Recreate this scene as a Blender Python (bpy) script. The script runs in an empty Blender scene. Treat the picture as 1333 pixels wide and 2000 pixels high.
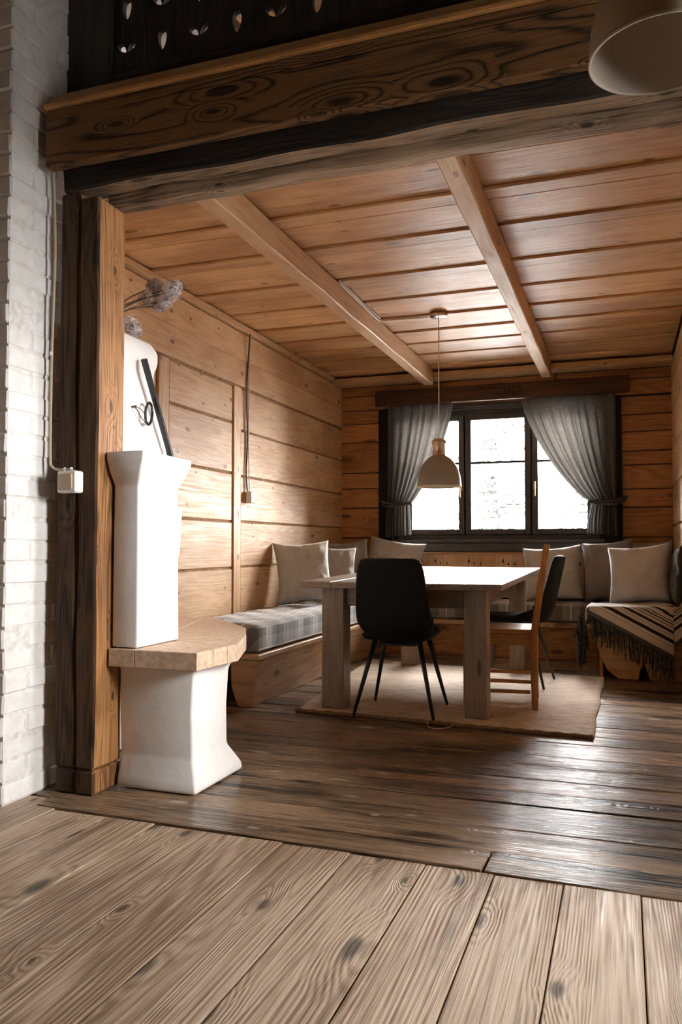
import bpy, bmesh, math, random
from mathutils import Vector, Matrix, noise
random.seed(7)
R = math.radians
scn = bpy.context.scene
COL = scn.collection
# ------------------------------------------------------------------ camera
H = 0.95; F = 1558.0; YAW = R(19.47); PITCH = R(2.0)
CX = 666.5; CY = 1065 - F*math.tan(PITCH)
cam_d = bpy.data.cameras.new('camera'); cam = bpy.data.objects.new('camera', cam_d); COL.objects.link(cam)
cam_d.sensor_width = 36; cam_d.sensor_fit = 'AUTO'; cam_d.lens = F/2000*36
cam_d.shift_y = (CY-1000)/2000; cam_d.clip_start = 0.05; cam_d.clip_end = 300
cam.location = (0, 0, H); cam.rotation_euler = (R(90)+PITCH, 0, YAW)
scn.camera = cam
# ------------------------------------------------------------------ world / exposure
SKY = 105.0
w = bpy.data.worlds.new('overcast_sky'); scn.world = w; w.use_nodes = True
bg = w.node_tree.nodes['Background']; bg.inputs[0].default_value = (1.0, 0.985, 0.965, 1); bg.inputs[1].default_value = SKY
scn.view_settings.view_transform = 'Standard'; scn.view_settings.look = 'None'
scn.view_settings.gamma = 1; scn.view_settings.use_curve_mapping = False
scn.view_settings.exposure = 0.0
def portal(loc, rot, sx, sy):
    d = bpy.data.lights.new('window_daylight', 'AREA'); d.shape = 'RECTANGLE'; d.size = sx; d.size_y = sy
    d.cycles.is_portal = True
    o = bpy.data.objects.new('window_daylight', d); COL.objects.link(o); o.location = loc; o.rotation_euler = rot
portal((-1.1, 7.62, 1.6), (R(-90), 0, 0), 2.1, 1.3)          # dining room back window
portal((0.67, 3.09, 1.56), (0, R(90), 0), 0.64, 0.44)          # dining room side window
portal((2.46, 1.995, 1.825), (0, R(90), 0), 1.07, 0.92)            # front room window
portal((0.66, 4.4, 3.5), (0, R(90), 0), 0.8, 1.0)            # loft window
# ------------------------------------------------------------------ pixel -> world helpers
_cy, _sy, _cp, _sp = math.cos(YAW), math.sin(YAW), math.cos(PITCH), math.sin(PITCH)
FW = Vector((-_sy*_cp, _cy*_cp, _sp)); RT = Vector((_cy, _sy, 0)); UP = RT.cross(FW); C0 = Vector((0, 0, H))
def ray(x, y): return FW + RT*((x-CX)/F) + UP*((CY-y)/F)
def onz(x, y, z=0.0):
    d = ray(x, y); return C0 + d*((z-H)/d.z)
def ony(x, y, Y):
    d = ray(x, y); return C0 + d*(Y/d.y)
def onx(x, y, X):
    d = ray(x, y); return C0 + d*(X/d.x)
# ------------------------------------------------------------------ materials
def newmat(name):
    m = bpy.data.materials.new(name); m.use_nodes = True
    nt = m.node_tree; b = nt.nodes['Principled BSDF']; return m, nt, b
def N(nt, t, **kw):
    n = nt.nodes.new(t)
    for k, v in kw.items(): setattr(n, k, v)
    return n
def L(nt, a, b): nt.links.new(a, b)
def math_n(nt, op, a, b=None, clamp=False):
    n = N(nt, 'ShaderNodeMath', operation=op, use_clamp=clamp)
    for i, v in enumerate((a, b)):
        if v is None: continue
        if isinstance(v, (int, float)): n.inputs[i].default_value = v
        else: L(nt, v, n.inputs[i])
    return n.outputs[0]
def mixc(nt, fac, a, b, mode='MIX'):
    n = N(nt, 'ShaderNodeMix', data_type='RGBA', blend_type=mode)
    if isinstance(fac, (int, float)): n.inputs[0].default_value = fac
    else: L(nt, fac, n.inputs[0])
    for i, v in ((6, a), (7, b)):
        if isinstance(v, tuple): n.inputs[i].default_value = (*v, 1)
        else: L(nt, v, n.inputs[i])
    return n.outputs[2]
def rng_map(nt, v, a, b, c=0.0, d=1.0):
    n = N(nt, 'ShaderNodeMapRange'); n.interpolation_type = 'SMOOTHSTEP'
    L(nt, v, n.inputs[0])
    for i, k in enumerate((a, b, c, d)): n.inputs[i+1].default_value = k
    return n.outputs[0]
def mapping(nt, vec, sc):
    n = N(nt, 'ShaderNodeMapping'); n.inputs['Scale'].default_value = sc; L(nt, vec, n.inputs[0]); return n.outputs[0]
def tnoise(nt, vec, scale=1.0, detail=2.0, rough=0.5):
    n = N(nt, 'ShaderNodeTexNoise'); n.inputs['Scale'].default_value = scale
    n.inputs['Detail'].default_value = detail; n.inputs['Roughness'].default_value = rough
    L(nt, vec, n.inputs['Vector']); return n.outputs['Fac']
def objvec(nt, shift=True):
    tc = N(nt, 'ShaderNodeTexCoord'); v = tc.outputs['Object']
    if not shift: return v, None
    oi = N(nt, 'ShaderNodeObjectInfo')
    s = N(nt, 'ShaderNodeVectorMath', operation='SCALE'); s.inputs[0].default_value = (31.7, 17.3, 11.9)
    L(nt, oi.outputs['Random'], s.inputs['Scale'])
    a = N(nt, 'ShaderNodeVectorMath', operation='ADD'); L(nt, v, a.inputs[0]); L(nt, s.outputs[0], a.inputs[1])
    return a.outputs[0], oi.outputs['Random']
def bump(nt, b, h, strength, dist=0.01):
    n = N(nt, 'ShaderNodeBump'); n.inputs['Strength'].default_value = strength; n.inputs['Distance'].default_value = dist
    L(nt, h, n.inputs['Height']); L(nt, n.outputs[0], b.inputs['Normal'])
def wood(name, light, dark, knot, rough=0.5, k=110, gs=(0.55, 5, 5), fiber=0.35, grain=0.5, blotch=0.35, knots=(1.3, 4.5, 4.5), kr=0.13, bmp=0.25, var=0.18, spec=0.5, stain=None, gp=0.7):
    """wood whose grain runs along the object's local X"""
    m, nt, b = newmat(name)
    v, rnd = objvec(nt)
    # knots: 2D cells over (length, width + thickness), so every face of a board can show them
    sx_ = N(nt, 'ShaderNodeSeparateXYZ'); L(nt, v, sx_.inputs[0])
    kv = N(nt, 'ShaderNodeCombineXYZ'); L(nt, math_n(nt, 'MULTIPLY', sx_.outputs[0], float(knots[0])), kv.inputs[0])
    L(nt, math_n(nt, 'MULTIPLY', math_n(nt, 'ADD', sx_.outputs[1], sx_.outputs[2]), float(knots[1])), kv.inputs[1])
    wv_ = tnoise(nt, v, 9.0, 2); kw_ = N(nt, 'ShaderNodeVectorMath', operation='ADD'); L(nt, kv.outputs[0], kw_.inputs[0])
    wv3 = N(nt, 'ShaderNodeCombineXYZ'); L(nt, math_n(nt, 'MULTIPLY', wv_, 0.10), wv3.inputs[0]); L(nt, math_n(nt, 'MULTIPLY', wv_, -0.10), wv3.inputs[1]); L(nt, wv3.outputs[0], kw_.inputs[1])
    vo = N(nt, 'ShaderNodeTexVoronoi', voronoi_dimensions='2D'); vo.inputs['Randomness'].default_value = 1.0; vo.inputs['Scale'].default_value = 1.0
    L(nt, kw_.outputs[0], vo.inputs['Vector'])
    cr_ = N(nt, 'ShaderNodeSeparateXYZ'); L(nt, vo.outputs['Color'], cr_.inputs[0])
    keep = rng_map(nt, cr_.outputs[0], 0.35, 0.5, 0.0, 1.0)
    kd = math_n(nt, 'ADD', vo.outputs['Distance'], math_n(nt, 'MULTIPLY', math_n(nt, 'SUBTRACT', 1.0, keep), 2.0))
    kd = math_n(nt, 'MULTIPLY', kd, math_n(nt, 'ADD', math_n(nt, 'MULTIPLY', cr_.outputs[1], 1.2), 0.55))
    kmask = rng_map(nt, kd, kr*0.35, kr, 1.0, 0.0)
    kwarp = rng_map(nt, kd, 0.0, kr*3.2, min(0.25, 20.0/k), 0.0)
    n = tnoise(nt, mapping(nt, v, gs), 1.0, 1.5, 0.45)
    n2 = math_n(nt, 'ADD', n, kwarp)
    g = math_n(nt, 'SINE', math_n(nt, 'MULTIPLY', n2, float(k)))
    g = math_n(nt, 'MULTIPLY_ADD', g, 0.5); g.node.inputs[2].default_value = 0.5
    g = math_n(nt, 'POWER', g, gp)
    f = rng_map(nt, tnoise(nt, mapping(nt, v, (3.0, 130, 130)), 1.0, 3, 0.6), 0.3, 0.7)
    bl = rng_map(nt, tnoise(nt, mapping(nt, v, (1.4, 3.2, 3.2)), 1.0, 4, 0.6), 0.28, 0.72)
    tot = fiber + grain + blotch
    s = math_n(nt, 'ADD', math_n(nt, 'MULTIPLY', g, grain/tot), math_n(nt, 'ADD', math_n(nt, 'MULTIPLY', f, fiber/tot), math_n(nt, 'MULTIPLY', bl, blotch/tot)))
    s2 = rng_map(nt, s, 0.12, 0.82)
    c = mixc(nt, s2, dark, light)
    if stain:
        st = rng_map(nt, tnoise(nt, mapping(nt, v, (0.9, 7, 7)), 1.0, 5, 0.65), stain[1], stain[2])
        c = mixc(nt, st, c, stain[0])
    c = mixc(nt, math_n(nt, 'MULTIPLY', kmask, 0.85), c, knot)
    hsv = N(nt, 'ShaderNodeHueSaturation'); L(nt, c, hsv.inputs['Color'])
    val = N(nt, 'ShaderNodeMapRange'); L(nt, rnd, val.inputs[0]); val.inputs[3].default_value = 1-var; val.inputs[4].default_value = 1+var*0.8
    L(nt, val.outputs[0], hsv.inputs['Value'])
    L(nt, hsv.outputs[0], b.inputs['Base Color'])
    rr = rng_map(nt, f, 0, 1, rough+0.08, rough-0.08); L(nt, rr, b.inputs['Roughness'])
    b.inputs['Specular IOR Level'].default_value = spec
    hgt = math_n(nt, 'ADD', math_n(nt, 'MULTIPLY', f, 0.5), math_n(nt, 'MULTIPLY', g, 0.5))
    bump(nt, b, hgt, bmp, 0.004)
    return m
def plain(name, col, rough=0.5, metal=0.0, spec=0.5, nscale=0, namp=0.1, bmp=0.0, bdist=0.005):
    m, nt, b = newmat(name)
    b.inputs['Roughness'].default_value = rough; b.inputs['Metallic'].default_value = metal
    b.inputs['Specular IOR Level'].default_value = spec
    b.inputs['Base Color'].default_value = (*col, 1)
    if nscale:
        v, r_ = objvec(nt)
        f = tnoise(nt, v, nscale, 4, 0.6)
        d = tuple(max(0, c*(1-namp*2)) for c in col); h = tuple(min(1, c*(1+namp)) for c in col)
        L(nt, mixc(nt, rng_map(nt, f, 0.3, 0.7), d, h), b.inputs['Base Color'])
        if bmp: bump(nt, b, f, bmp, bdist)
    return m
def fabric(name, c1, c2, scale=420, rough=0.9, bmp=0.25, big=6.0):
    m, nt, b = newmat(name)
    v, r_ = objvec(nt)
    wv = tnoise(nt, mapping(nt, v, (scale, scale*0.25, scale)), 1.0, 2)
    wv2 = tnoise(nt, mapping(nt, v, (scale*0.25, scale, scale)), 1.0, 2)
    s = math_n(nt, 'MULTIPLY', math_n(nt, 'ADD', wv, wv2), 0.5)
    bb = tnoise(nt, v, big, 3)
    s = math_n(nt, 'ADD', math_n(nt, 'MULTIPLY', s, 0.75), math_n(nt, 'MULTIPLY', bb, 0.25))
    L(nt, mixc(nt, rng_map(nt, s, 0.36, 0.64), c1, c2), b.inputs['Base Color'])
    b.inputs['Roughness'].default_value = rough; b.inputs['Specular IOR Level'].default_value = 0.2
    b.inputs['Sheen Weight'].default_value = 0.25
    bump(nt, b, s, bmp, 0.002)
    return m
M = {}
M['pine'] = wood('pine_wall_wood', (0.66, 0.43, 0.235), (0.46, 0.255, 0.11), (0.14, 0.055, 0.02), rough=0.55, k=150, gs=(0.35, 5, 5), fiber=0.25, grain=0.16, blotch=0.5, var=0.10, knots=(3.2, 6.0, 6.0), kr=0.085, spec=0.3, bmp=0.15, stain=((0.34, 0.165, 0.06), 0.60, 0.80))
M['pine_ceiling'] = wood('pine_ceiling_wood', (0.62, 0.37, 0.17), (0.36, 0.17, 0.06), (0.11, 0.045, 0.015), rough=0.42, k=100, gs=(0.25, 6, 6), fiber=0.3, grain=0.2, blotch=0.7, var=0.14, kr=0.08, knots=(2.0, 5, 5), spec=0.55, bmp=0.15)
M['pine_pale'] = wood('pale_pine_wood', (0.68, 0.46, 0.27), (0.52, 0.31, 0.15), (0.16, 0.07, 0.03), rough=0.5, k=90, fiber=0.3, grain=0.15, blotch=0.4, var=0.08, kr=0.06)
M['pine_back'] = wood('back_wall_wood', (0.46, 0.215, 0.07), (0.27, 0.105, 0.03), (0.07, 0.025, 0.01), rough=0.5, k=95, grain=0.4, blotch=0.5, var=0.16, kr=0.12)
M['post'] = wood('aged_post_wood', (0.37, 0.175, 0.062), (0.10, 0.040, 0.014), (0.02, 0.01, 0.006), rough=0.6, k=80, gs=(0.8, 9, 9), fiber=0.5, grain=0.4, blotch=0.6, knots=(3.5, 8, 8), kr=0.14, bmp=0.6, var=0.05, spec=0.3)
M['header'] = wood('hewn_beam_wood', (0.40, 0.29, 0.195), (0.075, 0.042, 0.024), (0.014, 0.009, 0.006), rough=0.7, k=60, gs=(1.2, 12, 12), fiber=0.5, grain=0.25, blotch=0.9, knots=(3, 9, 9), kr=0.12, bmp=0.9, var=0.04, spec=0.25, stain=((0.05, 0.028, 0.016), 0.58, 0.7))
M['fascia'] = wood('fascia_wood', (0.155, 0.072, 0.028), (0.018, 0.009, 0.005), (0.006, 0.004, 0.003), rough=0.6, k=95, gs=(0.7, 5.0, 5.0), fiber=0.15, grain=1.0, blotch=0.2, knots=(2.4, 8, 8), kr=0.13, bmp=0.4, var=0.04, spec=0.2, gp=0.4)
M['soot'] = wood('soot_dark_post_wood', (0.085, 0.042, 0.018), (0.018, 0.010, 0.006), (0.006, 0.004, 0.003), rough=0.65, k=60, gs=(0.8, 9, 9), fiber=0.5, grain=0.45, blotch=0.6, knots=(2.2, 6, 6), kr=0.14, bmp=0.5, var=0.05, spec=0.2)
M['orange'] = plain('fresh_pine_strip', (0.5, 0.24, 0.075), 0.55, nscale=8, namp=0.12)
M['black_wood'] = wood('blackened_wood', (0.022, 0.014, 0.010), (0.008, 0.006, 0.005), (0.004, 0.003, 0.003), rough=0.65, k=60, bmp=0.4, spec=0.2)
M['dark_wood'] = wood('dark_stained_wood', (0.085, 0.032, 0.014), (0.035, 0.014, 0.008), (0.01, 0.006, 0.004), rough=0.5, k=60, bmp=0.3, spec=0.3)
M['floor_light'] = wood('worn_pale_floor_wood', (0.58, 0.44, 0.315), (0.23, 0.145, 0.085), (0.045, 0.028, 0.018), rough=0.5, k=330, gs=(0.16, 4.2, 4.2), fiber=0.5, grain=0.42, blotch=0.75, knots=(2.2, 5.5, 5.5), kr=0.11, bmp=0.55, var=0.12, spec=0.5, stain=((0.16, 0.095, 0.05), 0.57, 0.76))
M['floor_dark'] = wood('dark_waxed_floor_wood', (0.34, 0.22, 0.13), (0.045, 0.024, 0.013), (0.50, 0.42, 0.34), rough=0.27, k=160, gs=(0.3, 6, 6), fiber=0.9, grain=0.3, blotch=0.9, knots=(2.6, 7, 7), kr=0.12, bmp=0.6, var=0.28, spec=0.6, stain=((0.013, 0.008, 0.005), 0.52, 0.64))
M['table'] = wood('grey_brown_table_wood', (0.33, 0.255, 0.185), (0.20, 0.145, 0.10), (0.05, 0.035, 0.025), rough=0.38, k=90, gs=(0.4, 7, 7), grain=0.3, var=0.08, kr=0.1, spec=0.6)
M['bench'] = wood('bench_pine_wood', (0.56, 0.335, 0.165), (0.38, 0.20, 0.085), (0.11, 0.045, 0.02), rough=0.5, k=80, grain=0.4, blotch=0.4, var=0.08, kr=0.12)
M['chair_wood'] = wood('honey_chair_wood', (0.52, 0.27, 0.10), (0.34, 0.155, 0.05), (0.09, 0.04, 0.02), rough=0.42, k=70, gs=(0.5, 9, 9), grain=0.3, var=0.06, kr=0.06)
M['chink'] = plain('brown_chinking', (0.30, 0.155, 0.06), 0.9, nscale=60, namp=0.3, bmp=0.5)
M['gap'] = plain('dark_joint', (0.03, 0.018, 0.01), 0.95)
M['plaster'] = plain('white_lime_plaster', (0.80, 0.775, 0.755), 0.75, nscale=5, namp=0.035, bmp=0.25, bdist=0.02, spec=0.3)
M['brick'] = plain('whitewashed_brick', (0.76, 0.735, 0.71), 0.8, nscale=14, namp=0.05, bmp=0.5, bdist=0.01, spec=0.3)
M['mortar'] = plain('whitewashed_mortar', (0.72, 0.69, 0.66), 0.9, nscale=30, namp=0.1, bmp=0.5)
M['raw_brick'] = plain('bare_red_brick', (0.32, 0.10, 0.05), 0.9, nscale=20, namp=0.25, bmp=0.5)
M['tile'] = plain('buff_clay_tile', (0.64, 0.47, 0.335), 0.7, nscale=40, namp=0.12, bmp=0.3, spec=0.35)
M['wall_plain'] = plain('warm_brown_wall', (0.33, 0.235, 0.155), 0.9, nscale=3, namp=0.03)
M['cushion'] = fabric('grey_linen', (0.40, 0.385, 0.365), (0.60, 0.58, 0.55))
M['cushion_dark'] = fabric('taupe_linen', (0.20, 0.18, 0.16), (0.33, 0.30, 0.27))
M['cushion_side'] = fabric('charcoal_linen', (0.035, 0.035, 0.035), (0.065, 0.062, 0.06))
M['curtain'] = None
M['black_fabric'] = plain('black_velvet', (0.0065, 0.008, 0.0085), 0.75, spec=0.25)
M['black_metal'] = plain('black_metal', (0.012, 0.013, 0.014), 0.32, metal=0.0, spec=0.5)
M['lamp'] = plain('matt_grey_enamel', (0.27, 0.26, 0.245), 0.5)
M['lamp_in'] = plain('white_enamel', (0.72, 0.68, 0.62), 0.5)
M['lamp_white'] = plain('shaded_cream_enamel', (0.42, 0.31, 0.215), 0.5)  # enamel browned: shading and warm cast are put into its colour
M['lamp_lining'] = plain('cream_lining', (0.52, 0.45, 0.37), 0.6)
M['steel'] = plain('brushed_steel', (0.62, 0.54, 0.46), 0.28, metal=1.0)
M['brass'] = plain('brass', (0.72, 0.50, 0.27), 0.3, metal=1.0)
M['white_plastic'] = plain('white_plastic', (0.78, 0.75, 0.71), 0.35)
M['cream_plastic'] = plain('cream_cable', (0.48, 0.38, 0.27), 0.45)
M['brown_plastic'] = plain('brown_cable', (0.10, 0.055, 0.025), 0.5)
M['frame'] = plain('dark_window_paint', (0.050, 0.042, 0.036), 0.42, nscale=30, namp=0.1)
M['petal'] = plain('dried_petal', (0.80, 0.72, 0.72), 0.85, nscale=30, namp=0.25)
M['petal_dark'] = plain('dried_petal_brown', (0.42, 0.31, 0.28), 0.85, nscale=30, namp=0.25)
M['stem'] = plain('dry_stem', (0.12, 0.08, 0.05), 0.8)
M['snow'] = plain('snow', (0.80, 0.80, 0.80), 0.9)
M['conifer'] = plain('frosted_conifer', (0.0095, 0.010, 0.0095), 0.9, nscale=3, namp=0.4)
M['fringe'] = plain('blue_black_yarn', (0.022, 0.026, 0.032), 0.9, nscale=60, namp=0.4)
M['fringe_pale'] = plain('flecked_grey_yarn', (0.16, 0.155, 0.15), 0.9, nscale=80, namp=0.4)
M['jute_rope'] = plain('jute_rope', (0.20, 0.12, 0.06), 0.95, nscale=90, namp=0.3, bmp=0.6)
# curtain: thin linen, lets light through
m, nt, b = newmat('grey_linen_curtain')
v, _ = objvec(nt)
s = math_n(nt, 'MULTIPLY', math_n(nt, 'ADD', tnoise(nt, mapping(nt, v, (500, 500, 60)), 1, 2), tnoise(nt, mapping(nt, v, (60, 60, 500)), 1, 2)), 0.5)
cc = mixc(nt, rng_map(nt, s, 0.38, 0.62), (0.075, 0.07, 0.064), (0.15, 0.142, 0.132))
L(nt, cc, b.inputs['Base Color']); b.inputs['Roughness'].default_value = 0.95; b.inputs['Specular IOR Level'].default_value = 0.1
tr = N(nt, 'ShaderNodeBsdfTranslucent'); L(nt, mixc(nt, rng_map(nt, s, 0.38, 0.62), (0.05, 0.045, 0.04), (0.17, 0.155, 0.14)), tr.inputs[0])
mx = N(nt, 'ShaderNodeMixShader'); mx.inputs[0].default_value = 0.16
L(nt, b.outputs[0], mx.inputs[1]); L(nt, tr.outputs[0], mx.inputs[2]); L(nt, mx.outputs[0], nt.nodes['Material Output'].inputs[0])
M['curtain'] = m
# pane glass
m, nt, b = newmat('window_glass')
t_ = N(nt, 'ShaderNodeBsdfTransparent'); gl = N(nt, 'ShaderNodeBsdfGlossy'); gl.inputs['Roughness'].default_value = 0.02
fr = N(nt, 'ShaderNodeFresnel'); fr.inputs[0].default_value = 1.45
mx = N(nt, 'ShaderNodeMixShader'); L(nt, fr.outputs[0], mx.inputs[0]); L(nt, t_.outputs[0], mx.inputs[1]); L(nt, gl.outputs[0], mx.inputs[2])
L(nt, mx.outputs[0], nt.nodes['Material Output'].inputs[0]); M['glass'] = m
# plaid seat cushion (object coordinates)
m, nt, b = newmat('grey_plaid_wool')
v, _ = objvec(nt, False)
sp = N(nt, 'ShaderNodeSeparateXYZ'); L(nt, v, sp.inputs[0])
def band(coord, period, lo, hi, off=0.0):
    a = math_n(nt, 'FRACT', math_n(nt, 'ADD', math_n(nt, 'MULTIPLY', coord, 1/period), off+100.0))
    return math_n(nt, 'MULTIPLY', math_n(nt, 'GREATER_THAN', a, lo), math_n(nt, 'LESS_THAN', a, hi))
vz = math_n(nt, 'ADD', sp.outputs[1], sp.outputs[2])
dk = math_n(nt, 'MULTIPLY', math_n(nt, 'ADD', band(sp.outputs[0], 0.26, 0.0, 0.45), band(vz, 0.26, 0.0, 0.45)), 0.5)
ln = math_n(nt, 'MAXIMUM', band(sp.outputs[0], 0.26, 0.70, 0.735), band(vz, 0.26, 0.70, 0.735))
c = mixc(nt, dk, (0.36, 0.345, 0.325), (0.12, 0.11, 0.10)); c = mixc(nt, ln, c, (0.66, 0.64, 0.60))
fz = tnoise(nt, v, 300, 2); c = mixc(nt, 0.35, c, fz, 'OVERLAY')
L(nt, c, b.inputs['Base Color']); b.inputs['Roughness'].default_value = 0.9; b.inputs['Sheen Weight'].default_value = 0.3
bump(nt, b, fz, 0.2, 0.002); M['plaid'] = m
# jute rug
m, nt, b = newmat('jute_weave')
v, _ = objvec(nt, False)
a1 = tnoise(nt, mapping(nt, v, (25, 220, 50)), 1, 3, 0.7); a2 = tnoise(nt, mapping(nt, v, (7, 70, 10)), 1, 3); a3 = tnoise(nt, v, 2.2, 3)
s = math_n(nt, 'ADD', math_n(nt, 'MULTIPLY', a1, 0.5), math_n(nt, 'ADD', math_n(nt, 'MULTIPLY', a2, 0.3), math_n(nt, 'MULTIPLY', a3, 0.2)))
L(nt, mixc(nt, rng_map(nt, s, 0.36, 0.62), (0.30, 0.20, 0.125), (0.72, 0.585, 0.445)), b.inputs['Base Color'])
b.inputs['Roughness'].default_value = 0.75; b.inputs['Specular IOR Level'].default_value = 0.35; bump(nt, b, a1, 0.8, 0.006); M['jute'] = m
# striped blanket: stripes follow the uv v coordinate (metres from the hem)
m, nt, b = newmat('striped_wool')
uv = N(nt, 'ShaderNodeUVMap'); uv.uv_map = 'UVMap'
sp = N(nt, 'ShaderNodeSeparateXYZ'); L(nt, uv.outputs[0], sp.inputs[0])
rp = N(nt, 'ShaderNodeValToRGB'); rp.color_ramp.interpolation = 'CONSTANT'
cr, bk, gy = (0.60, 0.56, 0.51, 1), (0.022, 0.020, 0.018, 1), (0.10, 0.10, 0.095, 1)
stops = [(0.0, gy), (0.045, cr), (0.115, bk), (0.121, cr), (0.15, bk), (0.185, cr), (0.215, bk), (0.220, cr), (0.245, bk), (0.272, cr), (0.30, bk), (0.307, cr),
         (0.328, bk), (0.336, cr), (0.352, bk), (0.36, cr), (0.395, bk), (0.42, cr), (0.45, bk), (0.456, cr), (0.48, bk), (0.505, cr), (0.56, cr)]
el = rp.color_ramp.elements
el[0].position = 0; el[0].color = gy; el[1].position = stops[1][0]; el[1].color = stops[1][1]
for q, c_ in stops[2:]:
    e_ = el.new(q); e_.color = c_
L(nt, sp.outputs[1], rp.inputs[0])
fz = tnoise(nt, objvec(nt, False)[0], 350, 2)
L(nt, mixc(nt, 0.3, rp.outputs[0], fz, 'OVERLAY'), b.inputs['Base Color']); b.inputs['Roughness'].default_value = 0.95
b.inputs['Specular IOR Level'].default_value = 0.15; bump(nt, b, fz, 0.25, 0.002); M['blanket'] = m
m, nt, b = newmat('striped_pillow_cotton')
v, _ = objvec(nt, False); sp = N(nt, 'ShaderNodeSeparateXYZ'); L(nt, v, sp.inputs[0])
a = math_n(nt, 'FRACT', math_n(nt, 'ADD', math_n(nt, 'MULTIPLY', sp.outputs[1], 12.0), 50.0))
L(nt, mixc(nt, math_n(nt, 'GREATER_THAN', a, 0.5), (0.06, 0.055, 0.05), (0.36, 0.34, 0.31)), b.inputs['Base Color'])
b.inputs['Roughness'].default_value = 0.9; M['striped_pillow'] = m

# ------------------------------------------------------------------ object helpers
WM = {}
def place(o, world, parent):
    if parent is not None:
        o.parent = parent; o.matrix_parent_inverse = WM[parent].inverted()
    o.matrix_basis = world; WM[o] = world; return o
def mesh_obj(name, verts, faces, mat, parent=None, loc=(0, 0, 0), rot=None, smooth=False, uvs=None):
    me = bpy.data.meshes.new(name); me.from_pydata([tuple(v) for v in verts], [], faces); me.update()
    if smooth: me.polygons.foreach_set('use_smooth', [True]*len(me.polygons))
    if uvs:
        ul = me.uv_layers.new(name='UVMap')
        for lp in me.loops: ul.data[lp.index].uv = uvs[lp.vertex_index]
    return data_obj(name, me, mat, parent, loc, rot)
def data_obj(name, me, mat, parent=None, loc=(0, 0, 0), rot=None):
    o = bpy.data.objects.new(name, me); COL.objects.link(o)
    if mat is not None and not me.materials: me.materials.append(mat)
    wmat = Matrix.Translation(Vector(loc)) @ (rot if rot is not None else Matrix())
    return place(o, wmat, parent)
def bm_obj(name, bm, mat, parent=None, loc=(0, 0, 0), rot=None, smooth=False):
    me = bpy.data.meshes.new(name); bmesh.ops.recalc_face_normals(bm, faces=bm.faces[:]); bm.to_mesh(me); bm.free()
    if smooth: me.polygons.foreach_set('use_smooth', [True]*len(me.polygons))
    return data_obj(name, me, mat, parent, loc, rot)
def box_bm(bm, c, d, rot=None, bevel=0.0):
    mtx = Matrix.Translation(Vector(c)) @ (rot if rot is not None else Matrix()) @ Matrix.Diagonal((d[0], d[1], d[2], 1))
    r = bmesh.ops.create_cube(bm, size=1.0, matrix=mtx)
    if bevel:
        ed = list({e for v_ in r['verts'] for e in v_.link_edges})
        bmesh.ops.bevel(bm, geom=ed, offset=bevel, segments=1, affect='EDGES', profile=0.5)
AX = {'x': Matrix(), 'y': Matrix.Rotation(R(90), 4, 'Z'), 'z': Matrix.Rotation(R(-90), 4, 'Y')}
def board(name, lo, hi, axis, mat, parent=None, bevel=0.003, wob=0.0, seg=0, seed=0):
    """box between world corners lo and hi whose local X runs along `axis` (so the grain does too)"""
    lo, hi = Vector(lo), Vector(hi); c = (lo+hi)/2; d = hi-lo
    ld = {'x': (d.x, d.y, d.z), 'y': (d.y, d.x, d.z), 'z': (d.z, d.y, d.x)}[axis]
    bm = bmesh.new(); box_bm(bm, (0, 0, 0), ld, bevel=bevel)
    if seg: roughen(bm, ld, seg, wob, seed)
    return bm_obj(name, bm, mat, parent, c, AX[axis])
def roughen(bm, ld, seg, wob, seed=0, fr=7.0):
    """cut a box along its length and push the vertices about, as hewn timber is"""
    n = max(2, int(ld[0]/seg))
    for i in range(1, n):
        x = -ld[0]/2 + ld[0]*i/n
        bmesh.ops.bisect_plane(bm, geom=bm.verts[:]+bm.edges[:]+bm.faces[:], plane_co=(x, 0, 0), plane_no=(1, 0, 0))
    for a in (1, 2):
        k = max(1, int(ld[a]/0.05))
        for i in range(1, k):
            q = -ld[a]/2 + ld[a]*i/k; co = [0, 0, 0]; no = [0, 0, 0]; co[a] = q; no[a] = 1
            bmesh.ops.bisect_plane(bm, geom=bm.verts[:]+bm.edges[:]+bm.faces[:], plane_co=co, plane_no=no)
    for v_ in bm.verts:
        p = Vector((v_.co.x*1.0, v_.co.y*2, v_.co.z*2))*fr*0.5 + Vector((seed*7.1, seed*3.3, 1.7))
        nv = noise.noise_vector(p)
        v_.co.y += nv.y*wob; v_.co.z += nv.z*wob
def empty(name, loc, rotz=0.0):
    o = bpy.data.objects.new(name, None); COL.objects.link(o); o.empty_display_size = 0.1
    return place(o, Matrix.Translation(Vector(loc)) @ Matrix.Rotation(rotz, 4, 'Z'), None)
def tag(o, label, cat, group=None):
    o['label'] = label; o['category'] = cat
    if group: o['group'] = group
    return o
def struct(o, label=None):
    o['kind'] = 'structure'
    if label: o['label'] = label
    return o
def boxes(name, lst, mat, parent=None):
    bm = bmesh.new()
    for lo, hi in lst:
        lo, hi = Vector(lo), Vector(hi); box_bm(bm, (lo+hi)/2, hi-lo)
    return bm_obj(name, bm, mat, parent)
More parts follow.
